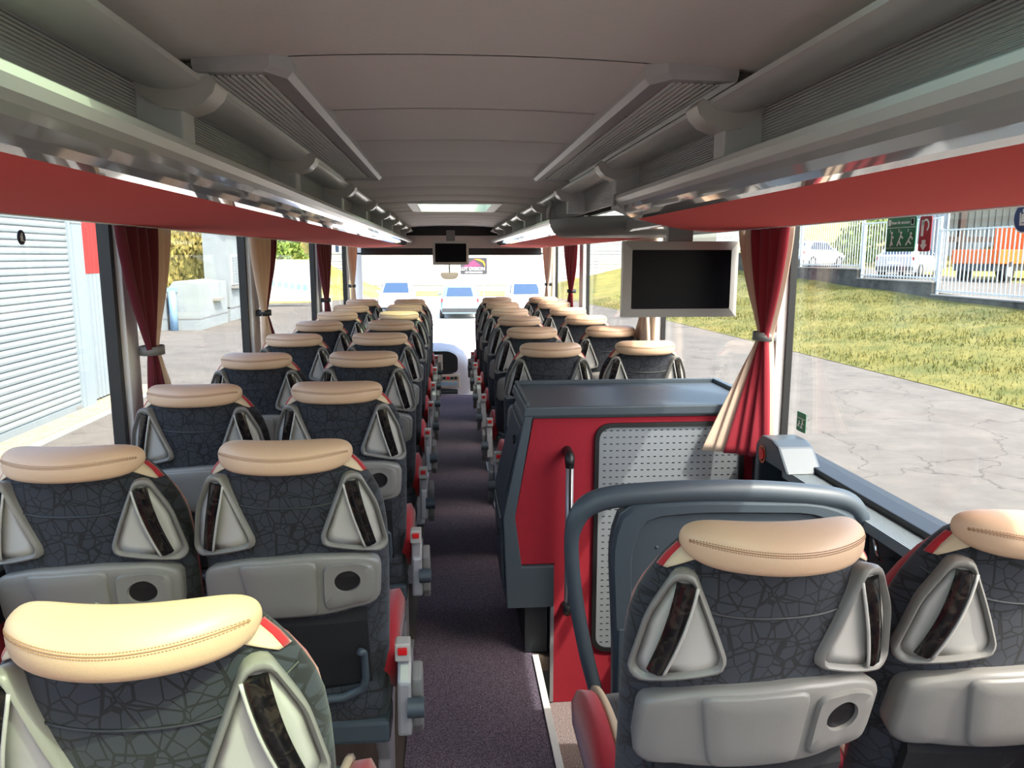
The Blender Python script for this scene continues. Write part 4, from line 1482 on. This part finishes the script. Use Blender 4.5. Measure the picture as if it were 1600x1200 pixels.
flat(t, -1, [(-0.045, 0.008), (0.045, 0.008), (0.045, 0.010), (-0.045, 0.010)], 'sign_white', 'divider')
man(t, -1, 0.0, -0.014, 0.03, 1)

# ================================================================== OUTSIDE: GROUND
g = MB()
g.add([(-90, -40, G), (16.9, -40, G), (16.9, 120, G), (-90, 120, G)], [(0, 1, 2, 3)])
o = g.build('ground', 'asphalt')
struct(o)
fc = MB()
fc.box(-4.0, 3.2, 12.0, 54.5, G - 0.05, G + 0.006)
struct(fc.build('glare_bounce_patch', 'glare_ground'))  # added bright patch: glare put into its colour, bounces light onto the front ceiling
def wall_base(y):
    return 0.0 + 0.0356 * (y - 21.6)
# sloping lawn on the right
vs, fs = [], []
NX, NY = 24, 60
def edge_x(y):
    return 10.5 - 0.045 * max(0, y - 14) - 0.002 * max(0, y - 24) ** 2
def lawn_z(x, y):
    x0 = edge_x(y)
    u = max(0, min(1, (x - x0) / (17.0 - x0)))
    return G + 0.012 + (wall_base(y) + 0.0 - G) * (u ** 1.05) * (0.96 + 0.04 * math.sin(y * 0.7)) if x < 17 else wall_base(y)
for j in range(NY + 1):
    y = -10 + 75 * j / NY
    for i in range(NX + 1):
        x = edge_x(y) + (17.05 - edge_x(y)) * i / NX
        vs.append((x, y, lawn_z(x, y) + 0.03 * math.sin(x * 2.1 + y) * (i > 0)))
for j in range(NY):
    for i in range(NX):
        k = j * (NX + 1) + i
        fs.append((k, k + 1, k + NX + 2, k + NX + 1))
lw = MB().add(vs, fs).build('lawn', 'grass', smooth=True)
struct(lw)
bl = MB()
for _ in range(26000):
    y = random.uniform(11, 46)
    x0 = edge_x(y)
    x = random.uniform(x0 + 0.02, 16.9)
    if x / max(1.0, y) > 0.95:
        continue
    z = lawn_z(x, y)
    h = random.uniform(0.04, 0.11)
    a = random.uniform(0, 6.28)
    w = 0.018
    dx, dy = math.cos(a) * w, math.sin(a) * w
    lx, ly = random.uniform(-0.05, 0.05), random.uniform(-0.05, 0.05)
    bl.add([(x - dx, y - dy, z - 0.03), (x + dx, y + dy, z - 0.03), (x + lx, y + ly, z + h)], [(0, 1, 2)])
o = bl.build('grass_blades', 'blade')
tag(o, 'short dry yellow-green grass on the bank right of the coach', 'grass')
o['kind'] = 'stuff'

# retaining wall in steps and the picket fence on it
SEG = [(12.0, 16.6, 0.20), (16.6, 21.3, 0.24), (21.3, 26.1, 0.27), (26.1, 31.2, 0.70), (31.2, 36.9, 1.08), (36.9, 43.0, 1.45), (43.0, 49.0, 1.80)]
FL = ['fence panel over the lowest wall step outside the frame edge', 'white fence panel at the right picture edge before the shed', 'white fence panel seen behind the green emergency sticker', 'white fence panel between sticker and crimson curtain', 'white fence panel just right of the crimson curtain', 'white fence panel behind the crimson curtain', 'farthest white fence panel beyond the large screen']
WLB = ['concrete wall step outside the right picture edge', 'lowest visible stained concrete wall step at the right edge', 'concrete wall step under the sticker', 'middle concrete wall step above the lawn', 'high concrete wall step beside the crimson curtain', 'concrete wall step behind the crimson curtain', 'farthest concrete wall step']
bar_mesh = None
for (a, b, zt), fl, wl in zip(SEG, FL, WLB):
    w = thing('retaining_wall', wl, 'wall', (17.2, (a + b) / 2, zt - 1.6), 0, 'stepped retaining wall')
    L2 = (b - a) / 2
    MB().box(-0.18, 0.18, -L2, L2, 0, 1.55).build('wall_block', 'concrete', w)
    MB().box(-0.22, 0.22, -L2, L2, 1.55, 1.60).build('coping', 'coping', w, bevel=0.01)
    f = thing('picket_fence', fl, 'fence', (17.2, (a + b) / 2, zt), 0, 'white picket fence on the wall')
    H = 2.25
    for yy in (-L2 + 0.04, L2 - 0.04):
        MB().box(-0.04, 0.04, yy - 0.035, yy + 0.035, 0, H + 0.02).build('post', 'fence', f)
    for zz in (0.10, H - 0.06):
        MB().box(-0.025, 0.025, -L2, L2, zz, zz + 0.05).build('rail', 'fence', f)
    n = int((b - a) / 0.2)
    for k in range(1, n):
        yy = -L2 + (b - a) * k / n
        if bar_mesh is None:
            ob = MB().box(-0.012, 0.012, -0.020, 0.020, 0.05, H).build('bar', 'fence', f)
            bar_mesh = ob.data
        else:
            ob = bpy.data.objects.new('bar', bar_mesh)
            COL.objects.link(ob)
            ob.parent = f
        ob.location = (0, yy, 0)
# plateau behind the fence
pv, pf = [], []
for j in range(41):
    y = 5 + 75 * j / 40
    for i, x in enumerate((17.3, 21, 24, 27, 30, 36, 48, 70)):
        z = wall_base(y) + 0.15 + (0 if x < 27.5 else (x - 27) * 0.22)
        pv.append((x, y, z))
for j in range(40):
    for i in range(7):
        k = j * 8 + i
        pf.append((k, k + 1, k + 9, k + 8))
m_road = MB().add(pv, [q for n_, q in enumerate(pf) if n_ % 7 < 2])
struct(m_road.build('upper_road', 'asphalt', smooth=True))
m_bank = MB().add(pv, [q for n_, q in enumerate(pf) if n_ % 7 >= 2])
struct(m_bank.build('green_bank', 'hill', smooth=True))

# ------------------------------------------------------------------ bushes
def bush(x, y, z, r, label, n=700, flat_=0.8, mat='leaf'):
    t = thing('bush', label, 'bush', (x, y, z), 0, 'bushes on the slopes')
    m = MB()
    for _ in range(n):
        d = Vector((random.gauss(0, 1), random.gauss(0, 1), abs(random.gauss(0, 1)) * flat_)).normalized() * r * random.uniform(0.55, 1.0)
        s = r * random.uniform(0.06, 0.13)
        a = Vector((random.gauss(0, 1), random.gauss(0, 1), random.gauss(0, 1))).normalized()
        b = a.cross(Vector((random.gauss(0, 1), random.gauss(0, 1), random.gauss(0, 1)))).normalized()
        c = d + Vector((0, 0, r * 0.25))
        m.add([c - a * s, c + b * s * 0.5, c + a * s, c - b * s * 0.5], [(0, 1, 2, 3)])
    fo = m.build('foliage', mat, t)
    fo['kind'] = 'stuff'
    MB().tube([(0, 0, -0.3), (0.02 * r, 0, r * 0.4), (0.1 * r, 0.05 * r, r * 0.8)], [r * 0.06, r * 0.045, r * 0.02], 6).build('stem', 'timber', t)
    return t

# ------------------------------------------------------------------ cars
def car(loc, rz, paint, label, scale=1.0):
    c = thing('parked_car', label, 'car', loc, rz, 'parked cars')
    # sections along the length (y): rear at -2.1, front at +2.1 ; (half width, z) going up
    S = [(-2.10, 0.78, 0.35, 0.62, 0.95), (-2.02, 0.86, 0.25, 0.70, 1.02), (-1.6, 0.89, 0.22, 0.70, 1.03), (0.0, 0.90, 0.22, 0.68, 0.98), (1.1, 0.89, 0.22, 0.66, 0.94), (1.75, 0.84, 0.24, 0.60, 0.80), (2.10, 0.70, 0.32, 0.52, 0.64)]
    m = MB()
    rings = []
    for y, w, z0, z1, z2 in S:
        rings.append([(w * 0.9, y, z0), (w, y, (z0 + z1) / 2), (w, y, z1), (w * 0.94, y, z2), (-w * 0.94, y, z2), (-w, y, z1), (-w, y, (z0 + z1) / 2), (-w * 0.9, y, z0)])
    m.loft(rings)
    body = m.build('body', paint, c, smooth=True, auto=0.7)
    K = [(-1.95, 0.76, 0.98), (-1.45, 0.68, 1.42), (-1.1, 0.64, 1.50), (-0.1, 0.64, 1.52), (0.35, 0.66, 1.44), (1.15, 0.76, 0.94)]
    m = MB()
    m.loft([[(0.80, y, 0.93), (w + 0.03, y, max(0.94, h - 0.10)), (w - 0.06, y, h), (-w + 0.06, y, h), (-w - 0.03, y, max(0.94, h - 0.10)), (-0.80, y, 0.93)] for y, w, h in K])
    m.build('cabin', paint, c, smooth=True, auto=0.6)
    def quad(name, pts, mat, par):
        m = MB()
        m.add(pts, [(0, 1, 2, 3)])
        return m.build(name, mat, par, solid=0.012)
    quad('rear_window', [(-0.60, -1.90, 1.04), (0.60, -1.90, 1.04), (0.52, -1.50, 1.39), (-0.52, -1.50, 1.39)], 'car_glass', c)
    quad('windscreen', [(-0.66, 1.13, 0.98), (0.66, 1.13, 0.98), (0.56, 0.38, 1.44), (-0.56, 0.38, 1.44)], 'car_glass', c)
    for s in (-1, 1):
        quad('side_window', [(s * 0.80, -1.4, 1.0), (s * 0.80, 0.75, 1.0), (s * 0.70, 0.25, 1.40), (s * 0.70, -1.1, 1.42)], 'car_glass', c)
        MB().box(min(s * 0.55, s * 0.84), max(s * 0.55, s * 0.84), -2.09, -1.98, 0.78, 0.92).build('tail_lamp', 'tail', c, bevel=0.01)
        MB().box(min(s * 0.50, s * 0.80), max(s * 0.50, s * 0.80), 1.90, 2.06, 0.56, 0.68).build('headlamp', 'sign_white', c, bevel=0.01)
        MB().box(min(s * 0.84, s * 1.0), max(s * 0.84, s * 1.0), 0.55, 0.72, 0.96, 1.08).build('door_mirror', paint, c, bevel=0.02)
        for y in (-1.3, 1.3):
            w = MB().tube([(s * 0.70, y, 0.32), (s * 0.90, y, 0.32)], 0.32, 20).build('wheel', 'tyre', c, smooth=True, auto=0.8)
            MB().tube([(s * 0.895, y, 0.32), (s * 0.908, y, 0.32)], 0.20, 14).build('rim', 'metal', w, smooth=True, auto=0.8)
    MB().box(-0.26, 0.26, -2.125, -2.08, 0.60, 0.72).build('number_plate', 'sign_white', c)
    MB().box(-0.80, 0.80, -2.12, -2.0, 0.32, 0.50).build('rear_bumper', 'anthracite_dark', c, bevel=0.02)
    c.scale = (scale,) * 3
    return c
car((0.45, 36.5, G), 0, 'car_blue', 'pale blue hatchback seen from behind through the windscreen')
car((3.75, 38.5, G), math.pi, 'car_white', 'white car facing the coach right of the pale blue hatchback')
car((-2.7, 40.5, G), math.pi, 'car_white', 'white car left of the pale blue hatchback, front towards the coach')
car((21.8, 35.2, wall_base(35) + 0.16), R(-50), 'car_white', 'white car parked behind the fence by the emergency sticker')
car((21.5, 44.5, wall_base(44) + 0.16), R(-60), 'car_white', 'white car parked behind the fence further from the shed')

# ------------------------------------------------------------------ garage on the left
WX = -6.9
gb = thing('garage_building', 'grey clad garage with red upper band left of the coach', 'building', (WX - 2, 13.5, G))
def corr(x, y0, y1, z0, z1, mat, name, pitch=0.16):
    n = int((y1 - y0) / pitch) * 4
    vs, fs = [], []
    for k in range(n + 1):
        y = y0 + (y1 - y0) * k / n
        d = 0.03 if (k % 4) in (1, 2) else 0.0
        vs += [(x + d - (WX - 2), y - 13.5, z0 - G), (x + d - (WX - 2), y - 13.5, z1 - G)]
    for k in range(n):
        fs.append((2 * k, 2 * k + 2, 2 * k + 3, 2 * k + 1))
    MB().add(vs, fs).build(name, mat, gb)
corr(WX, 14.95, 16.9, G + 0.06, 1.27, 'clad_grey', 'grey_cladding')
corr(WX + 0.01, 14.95, 16.9, 1.27, 5.2, 'clad_red', 'red_cladding')
MB().box(1.7, 2.14, 1.12, 1.50, 0.0, 6.4).build('column', 'column', gb)
MB().box(1.7, 2.15, 1.11, 1.51, 3.38, 3.395).build('column_joint', 'grey_mid', gb)
MB().box(-4, 1.9, -8, 3.4, 3.6, 6.4).build('upper_wall', 'clad_grey', gb)
MB().box(-4, 1.85, 3.32, 3.4, 0, 6.4).build('end_wall', 'clad_grey', gb)
MB().box(-4, 1.75, -8, 3.4, 6.4, 6.5).build('roof', 'roof_dark', gb)
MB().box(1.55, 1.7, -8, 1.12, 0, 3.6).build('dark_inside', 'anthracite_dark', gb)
sh = thing('roller_shutter', 'pale metal roller shutter of the garage at the left edge', 'shutter', (WX + 0.06, 11.5, G))
slat_mesh = None
for k in range(32):
    z = 0.14 + k * 0.112
    if slat_mesh is None:
        ob = MB()
        ob.loft([[(x, y, zz) for x, zz in ((0.0, 0.002), (0.022, 0.02), (0.028, 0.055), (0.022, 0.09), (0.0, 0.108))] for y in (-3.6, 3.02)])
        ob = ob.build('slat', 'shutter', sh)
        slat_mesh = ob.data
    else:
        ob = bpy.data.objects.new('slat', slat_mesh)
        COL.objects.link(ob)
        ob.parent = sh
    ob.location = (0, 0, z)
MB().box(-0.02, 0.05, -3.6, 3.02, 0.02, 0.14).build('bottom_bar', 'clad_grey', sh)
MB().box(-0.02, 0.06, 3.02, 3.13, 0.0, 3.75).build('guide_rail', 'column', sh)
MB().box(0.05, 0.056, 2.75, 2.95, 0.05, 0.10).build('maker_plate', 'grey_mid', sh)
kb = thing('paved_strip', 'yellowish paved strip along the garage wall', 'pavement', (WX + 0.45, 13, G))
MB().box(-0.45, 0.12, -6, 4.2, 0.001, 0.03).build('paving', 'paving', kb)
MB().box(0.12, 0.34, -6, 4.2, 0.001, 0.02).build('gutter', 'coping', kb)

# ------------------------------------------------------------------ white house and yard wall beyond the garage
hs = thing('white_house', 'pale rendered house with shuttered window beyond the garage', 'building', (-9.5, 34, G))
MB().box(-1.0, 0.0, 0.3, 5.2, 0, 4.1).build('walls', 'render', hs)
m = MB()
m.prism([(-1.0, 4.1), (0.0, 4.1), (-0.5, 4.6)], 'y', 0.3, 5.2)
m.build('gable', 'render', hs)
m = MB()
m.add([(0.25, 0.0, 4.0), (0.25, 5.5, 4.0), (-0.5, 5.5, 4.72), (-0.5, 0.0, 4.72), (-1.25, 0.0, 4.0), (-1.25, 5.5, 4.0)], [(0, 1, 2, 3), (3, 2, 5, 4)])
m.build('roof', 'roof_dark', hs, solid=0.12)
MB().box(-0.2, 0.02, 0.3, 5.2, 0.55, 0.60).build('plinth_line', 'grey_mid', hs)
w = MB().box(0.0, 0.05, 0.75, 1.75, 1.55, 2.85).build('window', 'grey_light', hs)
for k in range(10):
    MB().box(0.05, 0.075, 0.8, 1.7, 1.62 + k * 0.12, 1.70 + k * 0.12).build('shutter_slat', 'clad_grey', w)
MB().box(0.0, 0.2, 0.65, 1.85, 1.40, 1.50).build('window_sill', 'coping', hs)
an = thing('low_annex', 'low pale annex with small sill joined to the pale house', 'building', (-9.5, 30.2, G))
MB().box(-1.1, 0.0, 0.0, 3.7, 0, 1.62).build('walls', 'render', an)
MB().prism([(-0.0, 1.62), (0.0, 1.75), (-0.9, 1.85), (-1.1, 1.62)], 'y', 0.0, 3.7).build('parapet', 'render', an)
MB().box(-1.1, 0.015, -0.015, 3.7, 0.42, 0.46).build('plinth_line', 'grey_mid', an)
MB().box(0.0, 0.22, 1.7, 2.7, 1.02, 1.12).build('window_sill', 'coping', an)
pp_ = MB().tube([(-0.95, -0.10, 0), (-0.95, -0.10, 1.5)], 0.14, 10).build('drain_pipe', 'blue_pipe', an, smooth=True)
MB().box(-1.12, -0.78, -0.14, 0.0, 1.45, 1.62).build('pipe_head', 'blue_pipe', an)
yw = thing('yard_wall', 'curved top pale yard wall left of the low annex', 'wall', (-10.72, 30.2, G))
poly = [(-7, 0), (0.0, 0), (0.0, 1.25)] + [(-0.75 + 0.72 * math.cos(R(a)), 1.25 + 0.62 * math.sin(R(a))) for a in range(10, 91, 10)] + [(-7, 1.9)]
MB().prism(poly, 'y', 0.0, 0.3).build('wall_body', 'render', yw)
MB().prism([(-7, 0.42), (0.01, 0.42), (0.01, 0.46), (-7, 0.46)], 'y', -0.01, 0.31).build('wall_joint', 'grey_mid', yw)
# hillside on the left and in front
hv, hf = [], []
for j in range(31):
    for i in range(41):
        x = -75 + 73 * i / 40
        y = 44 + 60 * j / 30
        z = G + max(0, (y - 47)) * 0.22 * max(0.0, min(1.0, (-x - 4) / 8)) + 0.3 * math.sin(x * 0.8) * math.sin(y * 0.6)
        hv.append((x, y, z - 0.2))
for j in range(30):
    for i in range(40):
        k = j * 41 + i
        hf.append((k, k + 1, k + 42, k + 41))
struct(MB().add(hv, hf).build('hillside', 'hill', smooth=True))
HB_ = [(-14.5, 47, 1.9), (-19, 48, 2.0), (-23.5, 47, 1.9), (-16.5, 53, 2.2), (-21.5, 54, 2.3), (-12, 56, 2.0), (-28, 52, 2.2), (-25, 60, 2.4)]
HN = ['bush on the dry hillside right above the yard wall', 'round bush on the hillside behind the yard wall', 'bush on the hillside left of the round bush', 'larger bush higher on the dry hillside', 'broad bush far up the hillside', 'pale bush beside the white house roof', 'bush at the far left of the hillside', 'topmost bush on the left hillside']
for (x, y, r), lb in zip(HB_, HN):
    bush(x, y, G + 0.3 + max(0, y - 47) * 0.2, r, lb, 900)
for (x, y, r), lb in zip([(25.5, 47.5, 1.8), (30, 53, 2.4), (25, 58, 2.4), (22.5, 52.5, 1.6)], ['green bush on the bank above the parked car', 'green bush on the bank left of the emergency sticker', 'farthest green bush on the right bank', 'smaller green bush on the bank behind the fence']):
    bush(x, y, wall_base(y) + 0.15 + (x - 27) * 0.22, r, lb, 900)

for (x, y, r, lb) in ((-11.9, 36.0, 1.25, 'yellowing shrub rising behind the low annex beside the pale house'), (-14.6, 36.3, 1.4, 'yellowing shrub rising behind the curved yard wall'), (-12.9, 39.6, 1.5, 'taller yellowing shrub between annex shrub and hillside')):
    b_ = bush(x, y, G, r, lb, 2600, 2.2, 'leaf_yellow')
    b_.scale = (1, 1, 2.3)
# ------------------------------------------------------------------ large white hall straight ahead
hl = thing('white_hall', 'large white hall with horizontal siding straight ahead of the windscreen', 'building', (4, 62, G))
MB().box(-14, 14, 0.1, 12, 0, 7.0).build('hall_body', 'siding', hl)
for k in range(24):
    MB().box(-14.02, 14.02, 0.0, 0.1, 0.5 + k * 0.27, 0.74 + k * 0.27).build('siding_board', 'siding', hl, bevel=0.012)
MB().box(-14.2, 14.2, -0.2, 12.2, 7.0, 7.25).build('roof_edge', 'roof_dark', hl)
wd = MB().box(-13.6, -8.2, -0.05, 0.05, 3.0, 4.2).build('window_band', 'sign_white', hl)
for k in range(9):
    MB().box(-13.4 + k * 0.58, -13.12 + k * 0.58, -0.07, -0.05, 3.1, 4.1).build('window_pane', 'car_glass', wd)
gs = MB()
gs.box(-22, 30, 55, 61.8, G - 0.1, G + 0.05)
struct(gs.build('verge', 'hill'))
sg = thing('advertising_sign', 'grey sign with yellow swoosh and white lettering before the white hall', 'sign', (1.72, 54.0, G))
MB().box(-0.92, 0.92, -0.04, 0.04, 1.55, 2.65).build('sign_board', 'grey_sign', sg)
m = MB()
m.prism([(-0.85, 2.0), (0.0, 2.55), (0.55, 2.1), (0.2, 2.06)], 'y', -0.055, -0.041)
m.build('purple_field', 'purple_sign', sg)
m = MB()
m.prism([(0.0, 2.6), (0.45, 2.58), (0.70, 2.45), (0.80, 2.2), (0.78, 2.05), (0.62, 2.35), (0.40, 2.45)], 'y', -0.07, -0.056)
m.build('yellow_swoosh', 'yellow_sign', sg)
def smtx(u, z):
    return Matrix.Translation((u, -0.075, z)) @ Matrix.Rotation(math.pi / 2, 4, 'X')
text_part('LUT DIGSON', 0.29, 'sign_white', sg, smtx(-0.08, 1.92), bold=True)
text_part('ON TOUR AGAIN', 0.15, 'sign_white', sg, smtx(0.0, 1.68), bold=True)
for x in (-0.7, 0.7):
    MB().tube([(x, 0.08, 0), (x, 0.08, 1.8)], 0.04, 8).build('sign_post', 'metal', sg, smooth=True)
# white banner on the left grass
bn = thing('banner', 'white banner with pale blue lettering on the left slope', 'banner', (-9.0, 44.0, G), R(12))
MB().box(-1.5, 1.5, -0.02, 0.02, 0.3, 2.6).build('banner_sheet', 'siding', bn)
m = MB()
for k in range(7):
    m.box(-1.2 + k * 0.34, -0.98 + k * 0.34, -0.03, -0.02, 1.2 - k * 0.05, 1.5 - k * 0.05)
m.build('banner_print', 'blue_pipe', bn)
for x in (-1.45, 1.45):
    MB().tube([(x, 0.04, 0), (x, 0.04, 2.7)], 0.03, 8).build('banner_pole', 'metal', bn, smooth=True)

# ------------------------------------------------------------------ shed behind the fence with orange vehicle
zb = wall_base(40) + 0.15
sd = thing('open_shed', 'open shed of grey sheet and dark timber behind the fence', 'shed', (33.6, 41.0, zb))
MB().box(-6.2, 7, 3.5, 3.6, 0, 5.6).build('back_wall', 'barn', sd)
for k in range(30):
    MB().box(-6.1 + k * 0.43, -5.9 + k * 0.43, 3.44, 3.5, 0, 5.6).build('wall_rib', 'barn', sd)
MB().box(-6.3, -6.2, -0.1, 3.6, 0, 5.6).build('side_wall', 'barn', sd)
for k in range(8):
    MB().box(-6.35, -6.3, 0.05 + k * 0.43, 0.25 + k * 0.43, 0, 5.6).build('side_rib', 'barn', sd)
MB().box(-6.6, 7.2, -0.8, 3.9, 5.6, 5.75).build('roof', 'roof_dark', sd)
for x in (-5.4, -1.6, 2.2, 6.0):
    MB().box(x - 0.16, x + 0.16, -0.12, 0.12, 0, 5.6).build('timber_post', 'timber', sd)
for x in (-5.4, -1.6, 2.2):
    for dd in (-1, 1):
        if x + dd * 1.5 < -6.2:
            continue
        MB().tube([(x, 0, 3.0), (x + dd * 1.5, 0, 4.7)], 0.13, 6).build('timber_brace', 'timber', sd)
MB().box(-6.2, 7, -0.1, 0.1, 1.55, 1.85).build('timber_rail', 'timber', sd)
MB().box(-6.2, 7, -0.1, 0.1, 4.7, 5.0).build('timber_beam', 'timber', sd)
tk = thing('orange_truck', 'orange utility truck parked in front of the shed behind the fence', 'truck', (24.6, 32.6, wall_base(32) + 0.15), R(-62))
MB().box(-1.0, 1.0, -2.6, 0.8, 0.75, 1.35).build('load_bed', 'orange', tk, bevel=0.03)
m = MB()
m.loft([[(x, y, z) for y, z in ((0.9, 0.6), (2.5, 0.6), (2.5, 1.3), (2.15, 2.3), (0.9, 2.35))] for x in (-1.0, 1.0)])
cbn = m.build('cab', 'orange', tk, bevel=0.04)
for s_ in (-1, 1):
    MB().box(min(s_ * 0.99, s_ * 1.02), max(s_ * 0.99, s_ * 1.02), 1.1, 2.1, 1.4, 2.1).build('cab_window', 'car_glass', cbn)
MB().box(-0.85, 0.85, -2.7, 2.4, 0.45, 0.75).build('chassis', 'anthracite_dark', tk)
for y in (-1.7, 1.7):
    for s_ in (-1, 1):
        w = MB().tube([(s_ * 0.70, y, 0.42), (s_ * 1.0, y, 0.42)], 0.42, 18).build('wheel', 'tyre', tk, smooth=True, auto=0.8)
        MB().tube([(s_ * 0.995, y, 0.42), (s_ * 1.01, y, 0.42)], 0.22, 12).build('rim', 'metal', w, smooth=True, auto=0.8)
